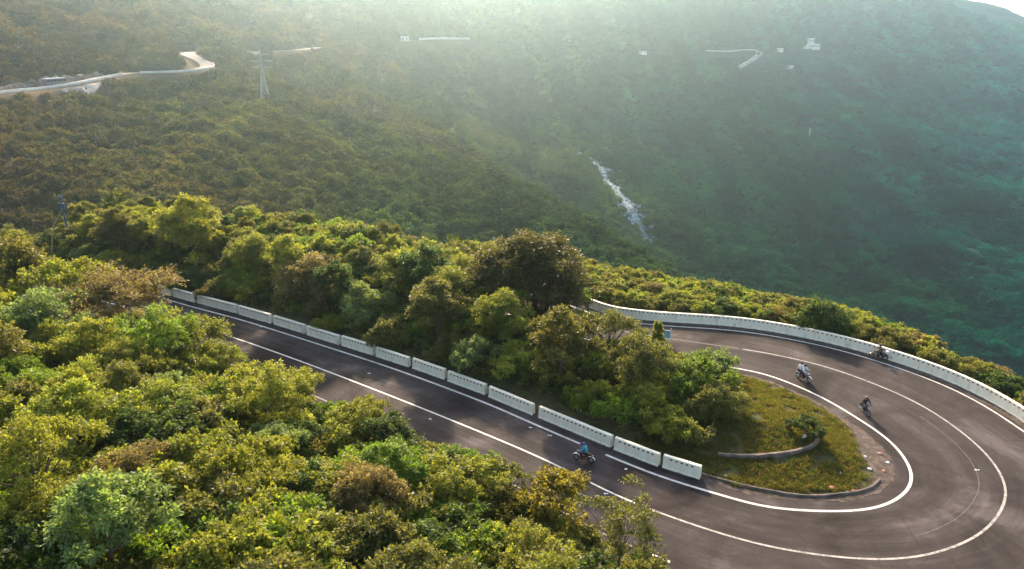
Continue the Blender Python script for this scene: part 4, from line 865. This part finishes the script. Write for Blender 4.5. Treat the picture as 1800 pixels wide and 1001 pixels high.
for i, (key, colour, x, y, s, r, lab) in enumerate(TREES):
    cr, tr, R_, h_ = PROTO[key]; shrub = key in ('low1', 'low2'); z = tz(x, y)
    root = empty('shrub' if shrub else 'tree', (x, y, z), rng.uniform(0, 6.28), lab or LABELS[i], 'shrub' if shrub else 'tree', 'trees and shrubs around the road'); sz = s * rng.uniform(0.88, 1.12); root.scale = (s, s, sz)
    base = COLOURS[colour]; j = rng.uniform(0.88, 1.12)
    c = link('crown', cr, root); c.color = (base[0] * j * rng.uniform(0.94, 1.06), base[1] * j, base[2] * j, 1); link('trunk', tr, root)
print('trees', len(TREES))

# ---------------------------------------------------------------- instanced ground cover and far forest (nobody could count these)
HID = bpy.data.collections.new('plant_library')
def library(prefix, meshes):
    c = bpy.data.collections.new(prefix); HID.children.link(c)
    for i, me in enumerate(meshes):
        o = bpy.data.objects.new(f'{prefix}_{i}', me); c.objects.link(o)
    return c
def scatter(name, P, S, RZ, I, coll, parent=None):
    me = bpy.data.meshes.new(name); me.vertices.add(len(P)); me.vertices.foreach_set('co', np.asarray(P, np.float32).ravel())
    for nm, tp, v in (('size', 'FLOAT', S), ('turn', 'FLOAT', RZ)):
        a = me.attributes.new(nm, tp, 'POINT'); a.data.foreach_set('value', np.asarray(v, np.float32))
    a = me.attributes.new('which', 'INT', 'POINT'); a.data.foreach_set('value', np.asarray(I, np.int32)); me.update()
    o = tag(link(name, me), kind='stuff'); g = bpy.data.node_groups.new(name, 'GeometryNodeTree')
    g.interface.new_socket('Geometry', in_out='INPUT', socket_type='NodeSocketGeometry'); g.interface.new_socket('Geometry', in_out='OUTPUT', socket_type='NodeSocketGeometry')
    gi = g.nodes.new('NodeGroupInput'); go = g.nodes.new('NodeGroupOutput'); ip = g.nodes.new('GeometryNodeInstanceOnPoints'); ci = g.nodes.new('GeometryNodeCollectionInfo')
    ci.inputs['Collection'].default_value = coll; ci.inputs['Separate Children'].default_value = True; ci.inputs['Reset Children'].default_value = True
    ip.inputs['Pick Instance'].default_value = True
    def attr(nm, tp):
        n = g.nodes.new('GeometryNodeInputNamedAttribute'); n.data_type = tp; n.inputs['Name'].default_value = nm; return n.outputs['Attribute']
    cx = g.nodes.new('ShaderNodeCombineXYZ'); g.links.new(attr('turn', 'FLOAT'), cx.inputs[2]); cs = g.nodes.new('ShaderNodeCombineXYZ'); sz = attr('size', 'FLOAT')
    for k in range(3): g.links.new(sz, cs.inputs[k])
    g.links.new(gi.outputs[0], ip.inputs['Points']); g.links.new(ci.outputs[0], ip.inputs['Instance']); g.links.new(attr('which', 'INT'), ip.inputs['Instance Index'])
    er = g.nodes.new('FunctionNodeEulerToRotation'); g.links.new(cx.outputs[0], er.inputs[0]); g.links.new(er.outputs[0], ip.inputs['Rotation']); g.links.new(cs.outputs[0], ip.inputs['Scale']); g.links.new(ip.outputs[0], go.inputs[0])
    md = o.modifiers.new('scatter', 'NODES'); md.node_group = g; return o
def blob(seed, shape, R_, h, nl, tw, per, leaf, wid, mat):
    rs = np.random.RandomState(seed); return foliage('clump', lobes_in(shape, R_, h, nl, rs), tw, per, leaf, wid, rs, mat)
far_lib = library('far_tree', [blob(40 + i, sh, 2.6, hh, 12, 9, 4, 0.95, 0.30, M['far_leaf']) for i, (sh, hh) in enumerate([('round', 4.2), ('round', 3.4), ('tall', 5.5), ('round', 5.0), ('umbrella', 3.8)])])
rs = np.random.RandomState(8)
def far_points(r0, r1, dens, smin, smax_):
    area = 0.5 * (r1 * r1 - r0 * r0) * math.radians(104); n = int(area * dens); r = np.sqrt(rs.rand(n) * (r1 * r1 - r0 * r0) + r0 * r0); az = np.radians(rs.uniform(-52, 52, n)); x = r * np.sin(az); y = r * np.cos(az)
    keep = perlin(x / 23 + 5, y / 23) + 0.5 * perlin(x / 8, y / 8) > -0.42; x, y = x[keep], y[keep]
    for P, hw in FAR_ROADS:
        bb = (x > P[:, 0].min() - 15) & (x < P[:, 0].max() + 15) & (y > P[:, 1].min() - 15) & (y < P[:, 1].max() + 15); k = np.ones(len(x), bool); dd = dist_poly(x[bb], y[bb], P[::2]); dd2 = dist_poly(x[bb], y[bb] + 5, P[::2]); k[bb] = (dd > hw + 3.2) & (dd2 > hw + 5.5)
        x, y = x[k], y[k]
    for (cx, cy_, rad) in CLEARINGS: k = np.hypot(x - cx, y - cy_) > rad; x, y = x[k], y[k]
    z = terrain(x, y); px = project((x, y, z)); vis = (px[1] < 640) & (px[1] > -60); x, y, z = x[vis], y[vis], z[vis]
    s = smin + (smax_ - smin) * rs.rand(len(x)) ** 2.2; return x, y, z, s
CLEARINGS = [(p[0], p[1], 2.4 + 3.0 * math.sin(math.pi * (k_ + 1) / len(CASC))) for k_, p in enumerate(CASC)]
HOUSES = [hit(1425, 86, 500), hit(1371, 90, 500), hit(1390, 120, 500), hit(1130, 95, 500), hit(712, 76, 400)]
CLEARINGS += [(p[0], p[1] - 10, 13) for p in HOUSES]; q_ = hit(150, 172, 150); CLEARINGS += [(q_[0] + o_, q_[1], 8) for o_ in (-6, 0, 5)]
x1, y1, z1, s1 = far_points(96, 330, 1 / 3.6, 0.30, 1.15); x2, y2, z2, s2 = far_points(330, 620, 1 / 6.5, 0.40, 1.35); x3, y3, z3, s3 = far_points(620, 1120, 1 / 12.0, 0.5, 1.6)
X = np.concatenate([x1, x2, x3]); Y = np.concatenate([y1, y2, y3]); Z = np.concatenate([z1, z2, z3]); S = np.concatenate([s1, s2, s3]); n = len(X); print('far forest', n)
rc = np.hypot(X, Y); e_ = np.interp(np.degrees(np.arctan2(X, Y)), EDGE_AZ, EDGE_R); k = (rc > e_ + 6)
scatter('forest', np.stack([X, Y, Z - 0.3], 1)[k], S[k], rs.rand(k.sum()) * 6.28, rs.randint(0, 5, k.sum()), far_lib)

def near_points(n, test, zoff=0.0, box=(-75, 64, 18, 125)):
    x = rs.uniform(box[0], box[1], n); y = rs.uniform(box[2], box[3], n); ins = in_poly(x, y, ASPH_POLY); d = np.minimum(dist_poly(x, y, outer_edge), dist_poly(x, y, inner_edge))
    e = np.interp(np.degrees(np.arctan2(x, y)), EDGE_AZ, EDGE_R); isl = in_poly(x, y, ISLAND); k = (~ins) & (np.hypot(x, y) < e + 12) & test(x, y, d, isl); x, y = x[k], y[k]; z = terrain(x, y)
    q = project((x, y, z)); k = (q[0] > -120) & (q[0] < 1920) & (q[1] < 1120); return np.stack([x, y, z + zoff], 1)[k]
GRASSY = lambda x, y: (x > 14.5) & ((y < 44.5 + (x - 12) * 0.55) | (x > 19)) & (y < 62)
def set_color_lib(c, cols):
    for o, cc in zip(c.objects, cols): o.data.materials[0] = leaf_material('leaf_' + c.name, False, cc)
und = library('undergrowth_plant', [blob(60 + i, 'round', 0.9, 1.3, 9, 12, 7, 0.20, 0.055, M['leaf']) for i in range(6)])
set_color_lib(und, [COLOURS[c] for c in ('olive green', 'yellow green', 'dark green', 'bright green', 'yellow green', 'olive green')])
thk = library('thicket_plant', [blob(90 + i, 'round' if i % 2 else 'open', 1.7, 2.6, 20, 14, 8, 0.24, 0.06, M['leaf']) for i in range(6)])
set_color_lib(thk, [COLOURS[c] for c in ('olive green', 'yellow green', 'dark green', 'bright green', 'olive green', 'yellow green')])
P = near_points(2600, lambda x, y, d, isl: (d > np.where(isl & (x > 4), 4.0, 3.2)) & ~(isl & ((x > 13) | (x > 8) & (y < 44))) & ~((~isl) & (x > 4) & (y > 40)))
scatter('thicket', P, 0.65 + 0.55 * rs.rand(len(P)), rs.rand(len(P)) * 6.28, rs.randint(0, 6, len(P)), thk)
P = near_points(15000, lambda x, y, d, isl: (d > np.where(isl, 2.4, 1.3)) & ~(isl & GRASSY(x, y)) & ~((~isl) & (x > 8) & (d < 2.6)))
scatter('undergrowth', P, 0.6 + 0.8 * rs.rand(len(P)), rs.rand(len(P)) * 6.28, rs.randint(0, 6, len(P)), und)
def tuft(seed, n=16, h=0.24, w=0.014):
    r_ = np.random.RandomState(seed); p = r_.normal(size=(n, 3)) * 0.11; p[:, 2] = 0; d = r_.normal(size=(n, 3)) * 0.35 + np.array([0, 0, 1]); d /= np.linalg.norm(d, axis=1)[:, None]
    V = leaf_quads(p, d, h * (0.6 + 0.8 * r_.rand(n)), np.full(n, w), r_); me = mesh_np('tuft', V, np.arange(4 * n).reshape(n, 4), [M['leaf']]); a = me.attributes.new('tint', 'FLOAT', 'FACE'); a.data.foreach_set('value', r_.rand(n).astype(np.float32)); return me
gl = library('grass_tuft', [tuft(80 + i, 18, 0.20 + 0.05 * (i % 3), 0.02) for i in range(6)]); set_color_lib(gl, [(0.110, 0.108, 0.036), (0.150, 0.132, 0.044), (0.080, 0.100, 0.030), (0.155, 0.125, 0.055), (0.120, 0.132, 0.036), (0.12, 0.088, 0.046)])
P = near_points(42000, lambda x, y, d, isl: (isl & (x > 9) & (d > 0.35 + 1.9 * np.exp(-((x - 26.5) ** 2 + (y - 41) ** 2) / 14.0) + 0.4 * perlin(x, y)) & (y < 62) & (perlin(x * 0.9, y * 0.9) > -0.25)), 0.0, (8, 31, 33, 62))
scatter('grass', P, 0.45 + 0.6 * rs.rand(len(P)), rs.rand(len(P)) * 6.28, rs.randint(0, 6, len(P)), gl)
P = near_points(90000, lambda x, y, d, isl: ((~isl) & (x > 4) & (y > 42) & (d > 0.9)))
scatter('tall_grass', P, 1.2 + 1.8 * rs.rand(len(P)), rs.rand(len(P)) * 6.28, rs.randint(0, 6, len(P)), gl)

# ---------------------------------------------------------------- far things
for i, (Pl, hw) in enumerate(FAR_ROADS):
    nn = normals2(Pl); V = np.vstack([np.hstack([Pl[:, :2] + nn * hw, Pl[:, 2:3] + 0.05]), np.hstack([Pl[:, :2] - nn * hw, Pl[:, 2:3] + 0.05])]); k = len(Pl); a = np.arange(k - 1)
    me = mesh_np('far_road', V, np.stack([a, a + k, a + k + 1, a + 1], 1), [M['far_road']])
    if me.polygons[0].normal.z < 0: me.flip_normals()
    tag(link('far_road', me), kind='structure')
def side_wall(Pl, off, h, w, mat, name, label, cat, i0=0, i1=None):
    Q = Pl[i0:i1]; nn = normals2(Q)
    if (nn[:, 1].mean() > 0) == (off > 0): pass
    zf = lambda x, y: float(Q[int(np.argmin(np.hypot(Q[:, 0] - x, Q[:, 1] - y))), 2])
    o = wall_along(name, None, w, h, mat, 0.0, zf, jitter=0.0, P=Q[:, :2] + nn * off); return tag(o, label, cat)
def ipx(Pl, px, py): q = [project(p)[:2] for p in Pl]; return int(np.argmin([math.hypot(a - px, b_ - py) for a, b_ in q]))
ia, ib = ipx(ROAD_A, 222, 133), ipx(ROAD_A, 371, 120)
side_wall(ROAD_A, -3.4, 0.9, 0.5, M['far_wall'], 'parapet_wall', 'long pale parapet beside the distant road under the bus', 'wall', 0, ia)
side_wall(ROAD_A, -3.4, 0.8, 0.5, M['far_wall'], 'parapet_wall', 'thin pale parapet of the distant road running up to its hairpin', 'wall', ia + 2, ib + 3)
side_wall(ROAD_C, -3.0, 1.6, 0.6, M['far_wall'], 'parapet_wall', 'faint white wall along the farthest road in the bright haze', 'wall', 6, None)
side_wall(ROAD_D, -3.3, 0.9, 0.6, M['far_wall'], 'parapet_wall', 'pale parapet on the distant zigzag road right of centre', 'wall')
def facing(i, Pl): t = Pl[min(i + 1, len(Pl) - 1)] - Pl[max(i - 1, 0)]; return math.atan2(t[1], t[0])
i = ipx(ROAD_A, 101, 157); p = ROAD_A[i]; a = facing(i, ROAD_A); bus = empty('bus', (p[0], p[1], p[2] + 0.06), a, 'grey bus with dark windows on the distant road, upper left', 'bus')
MB().box((0, 0, 1.75), (9.6, 2.5, 2.5)).build('body', M['bus'], bus); MB().box((-0.2, 0, 3.12), (9.0, 2.3, 0.24), 0, 0.95).build('roof', M['white_body'], bus)
for s in (-1, 1):
    for q in range(6): MB().box((-3.9 + q * 1.5, 1.26 * s, 2.25), (1.25, 0.05, 0.85)).build('window', M['glass'], bus)
    for q in (-2.9, 3.1): MB().torus((0, 0, 0), 0.36, 0.15, 18, 8).build('wheel', M['tyre'], bus, True, (q, 1.16 * s, 0.5))
MB().box((4.81, 0, 2.1), (0.06, 2.1, 1.2)).build('windscreen', M['glass'], bus)
# concrete retaining wall below the road and the cut rock bank above it
def slab_between(name, T, B, thick, mat, label, cat, seed=1, jitter=0.0):
    T = np.array(T); B = np.array(B); nrows = 6; r_ = np.random.RandomState(seed); k = len(T); front = []
    for j in range(nrows): t = j / (nrows - 1); front.append(T * (1 - t) + B * t + r_.normal(size=T.shape) * jitter)
    front = np.array(front); back = front + np.array([0, thick, -thick * 0.3]); V = np.vstack([front.reshape(-1, 3), back.reshape(-1, 3)]); n0 = nrows * k; Fc = []
    for j in range(nrows - 1):
        for i_ in range(k - 1): a = j * k + i_; Fc += [(a, a + k, a + k + 1, a + 1), (n0 + a, n0 + a + 1, n0 + a + k + 1, n0 + a + k)]
    for i_ in range(k - 1): Fc.append((i_, i_ + 1, n0 + i_ + 1, n0 + i_)); a = (nrows - 1) * k + i_; Fc.append((a, n0 + a, n0 + a + 1, a + 1))
    for j in range(nrows - 1): a = j * k; Fc.append((a, n0 + a, n0 + a + k, a + k)); a = j * k + k - 1; Fc.append((a, a + k, n0 + a + k, n0 + a))
    me = bpy.data.meshes.new(name); me.from_pydata(V.tolist(), [], Fc); me.materials.append(mat); bm = bmesh.new(); bm.from_mesh(me); bmesh.ops.recalc_face_normals(bm, faces=bm.faces); bm.to_mesh(me); bm.free()
    return tag(link(name, me), label, cat)
def edge_pt(px, py, off, dz): i = ipx(ROAD_A, px, py); n_ = normals2(ROAD_A)[i] * off; return np.array([ROAD_A[i][0] + n_[0], ROAD_A[i][1] + n_[1], ROAD_A[i][2] + dz])
def hit_full(px, py, y0=200.0, y1=420.0):
    d = ray(px, py); Y = np.linspace(y0, y1, 900); t = Y / d[1]; T_ = terrain(d[0] * t, Y); k_ = int(np.argmax(T_ > H + d[2] * t)); return np.array([d[0] * t[k_], Y[k_] - 1.6, T_[k_] + 0.25])
T = []; B = []
for x_ in range(113, 183, 6):
    y_ = 158.5 - (x_ - 113) * 0.20; f = max(0.0, 1 - abs(x_ - 153) / (36 if x_ < 153 else 26)); T.append(hit_full(x_, y_)); B.append(hit_full(x_, y_ + 4 + 28 * f))
slab_between('retaining_wall', T, B, 1.2, M['concrete'], 'pale concrete retaining wall below the distant road beside the bus', 'wall', 3, 0.10)
T = []; B = []
for q, x_ in enumerate(range(14, 200, 7)):
    b_ = edge_pt(x_, 166 - (x_ - 14) * 0.16, 4.6, -0.2); f = math.sin(math.pi * (q + 0.5) / 27) ** 0.6; hgt = 1.0 + 2.6 * f * (0.8 + 0.4 * math.sin(q * 1.9)); B.append(b_); T.append(b_ + np.array([0, 1.4, hgt]))
slab_between('rock_bank', T, B, 1.5, M['rockface'], 'bare rocky bank cut behind the bus on the distant road', 'rock bank', 4, 0.22)
# rock cascade in the ravine
wd = np.interp(np.linspace(0, 1, len(CASC)), [0, 0.1, 0.3, 0.5, 0.58, 0.75, 0.9, 1], [1.6, 3.5, 9.0, 9.5, 4.5, 9.0, 6.5, 2.5]); nn = normals2(CASC); wd = wd * (1 + 0.5 * fbm(CASC[:, 0] / 6, CASC[:, 1] / 6, 2))
m, nt, b = newmat('wet_rock_and_water'); tc = N(nt, 'ShaderNodeTexCoord'); ob = tc.outputs['Object']
nt.links.new(ramp(nt, noise(nt, ob, 0.5, 6, 0.75), [(0.40, (0.04, 0.055, 0.045)), (0.48, (0.15, 0.17, 0.18)), (0.55, (0.36, 0.41, 0.45)), (0.64, (0.70, 0.75, 0.79))]), b.inputs['Base Color']); b.inputs['Roughness'].default_value = 0.95; b.inputs['Specular IOR Level'].default_value = 0.1
bump(nt, b, noise(nt, ob, 1.2, 5), 1.0, 0.6); M['cascade'] = m
me = drape('rocky_waterfall', CASC[:, :2] + nn * wd[:, None], CASC[:, :2] - nn * wd[:, None], 1.7, M['cascade'], 8, 1.3)
tag(link('rocky_waterfall', me), 'pale rocky waterfall dropping through the forested ravine', 'waterfall')
BL = library('boulder', [rock_mesh('boulder', 0.9, 200 + i, M['boulder'], 0.8) for i in range(4)]); q = rs.randint(0, len(CASC), 420); off = rs.normal(size=420) * 0.75; bx_ = CASC[q, 0] + nn[q, 0] * wd[q] * off + rs.normal(size=420); by_ = CASC[q, 1] + nn[q, 1] * wd[q] * off + rs.normal(size=420)
scatter('boulders', np.stack([bx_, by_, terrain(bx_, by_) + 0.8], 1), 0.4 + 0.9 * rs.rand(420) ** 2, rs.rand(420) * 6.28, rs.randint(0, 4, 420), BL)
# pylons
def pylon(px, py, hpx, label, y0, near=True):
    p = hit(px, py, y0); d = project(p)[2]; h = hpx * d / F; root = empty('electricity_pylon', (p[0], p[1], tz(p[0], p[1]) - 0.5), 0.5, label, 'pylon', 'electricity pylons on the hillsides'); w0 = h * 0.085; th = h * (0.0048 if near else 0.0035)
    def cw(z): return w0 * (1 - 0.78 * min(z / (h * 0.62), 1)) if z < h * 0.62 else w0 * 0.22 * (1 - 0.5 * (z - h * 0.62) / (h * 0.38))
    zs = [h * q for q in (0, .11, .22, .32, .41, .49, .56, .62, .68, .74, .80, .86, .92, 1.0)]
    for sx in (-1, 1):
        for sy in (-1, 1): MB().tube([(sx * cw(z), sy * cw(z), z) for z in zs], th, 4).build('leg', M['steel'], root)
    mb = MB()
    for z0, z1_ in zip(zs[:-1], zs[1:]):
        a, c = cw(z0), cw(z1_)
        for f in range(4):
            Rr = Matrix.Rotation(f * math.pi / 2, 3, 'Z'); A, B_, C_, D_ = Rr @ Vector((-a, -a, z0)), Rr @ Vector((a, -a, z0)), Rr @ Vector((c, -c, z1_)), Rr @ Vector((-c, -c, z1_)); mb.tube([A, C_], th * 0.6, 4, False); mb.tube([B_, D_], th * 0.6, 4, False); mb.tube([D_, C_], th * 0.6, 4, False)
    mb.build('bracing', M['steel'], root)
    for z, L_ in ((0.66, 0.19), (0.78, 0.23), (0.90, 0.16)):
        mb = MB(); z *= h; L_ *= h; c = cw(z)
        for s in (-1, 1):
            for sy in (-1, 1): mb.tube([(0, sy * c, z), (s * L_, 0, z + 0.01 * h)], th * 0.7, 4); mb.tube([(0, sy * c, z + 0.045 * h), (s * L_, 0, z + 0.012 * h)], th * 0.6, 4)
        mb.build('crossarm', M['steel'], root)
pylon(467, 178, 86, 'tall grey lattice pylon on the hillside, upper left of the photo', 330)
pylon(1421, 252, 28, 'tiny faint lattice pylon on the blue hillside, right half', 500, False)
# buildings
def house(name, p, parts, label, rz=0.0, cat='building', roof=True):
    z = tz(p[0], p[1]); root = empty(name, (p[0], p[1], z), rz, label, cat)
    for (x, y, w, d, z0, h, nw) in parts:
        wl = MB().box((x, y, z0 + h / 2 - 1.0), (w, d, h + 2.0)).build('wall', M['far_wall'], root); rf = MB().box((x, y, z0 + h + 0.22), (w + 0.7, d + 0.7, 0.4), 0, 0.94).build('roof', M['roof'] if roof else M['far_wall'], root)
        for q in range(nw): MB().box((x - w / 2 + (q + 0.5) * w / nw, y - d / 2 - 0.02, z0 + h * 0.55), (w / nw * 0.4, 0.1, h * 0.34)).build('window', M['glass'], root)
    return root
house('house', HOUSES[0], [(0, 2, 6.5, 6, 5.5, 6.0, 2), (4.5, 0, 11, 7, 0, 5.0, 4), (-6.5, -1, 7, 5, 1.5, 2.2, 2)], 'bright white stepped house on the blue hillside, upper right', 0.1, 'house', False)
house('house', HOUSES[1], [(0, 0, 6, 5, 0, 2.6, 2)], 'tiny white hut left of the bright stepped house', 0.0, 'house', False)
house('house', HOUSES[2], [(0, 0, 4, 4, 0, 2.2, 1)], 'tiny pale hut below the bright stepped house', 0.3, 'house', False)
house('house', HOUSES[3], [(0, 0, 8, 4, 0, 2.0, 2)], 'faint low pale house in the haze right of the bright glare', 0.0, 'house', False)
house('house', HOUSES[4], [(0, 0, 7, 5, 0, 4.0, 2)], 'small white building at the left end of the faint white wall', 0.1, 'house', False)
# ---------------------------------------------------------------- haze
mb = MB(); zlo, zhi = float(TZ.min()) - 1.0, 150.0; mb.box((0, 0, (zlo + zhi) / 2), (2900, 2900, zhi - zlo)); m = bpy.data.materials.new('haze'); m.use_nodes = True; nt = m.node_tree
for n_ in list(nt.nodes):
    if n_.type == 'BSDF_PRINCIPLED': nt.nodes.remove(n_)
pv = nt.nodes.new('ShaderNodeVolumePrincipled'); pv.inputs['Color'].default_value = (*HAZE_COLOR, 1); pv.inputs['Density'].default_value = HAZE_DENSITY; pv.inputs['Anisotropy'].default_value = HAZE_G
nt.links.new(pv.outputs[0], nt.nodes['Material Output'].inputs['Volume']); tag(mb.build('haze', m), kind='stuff')
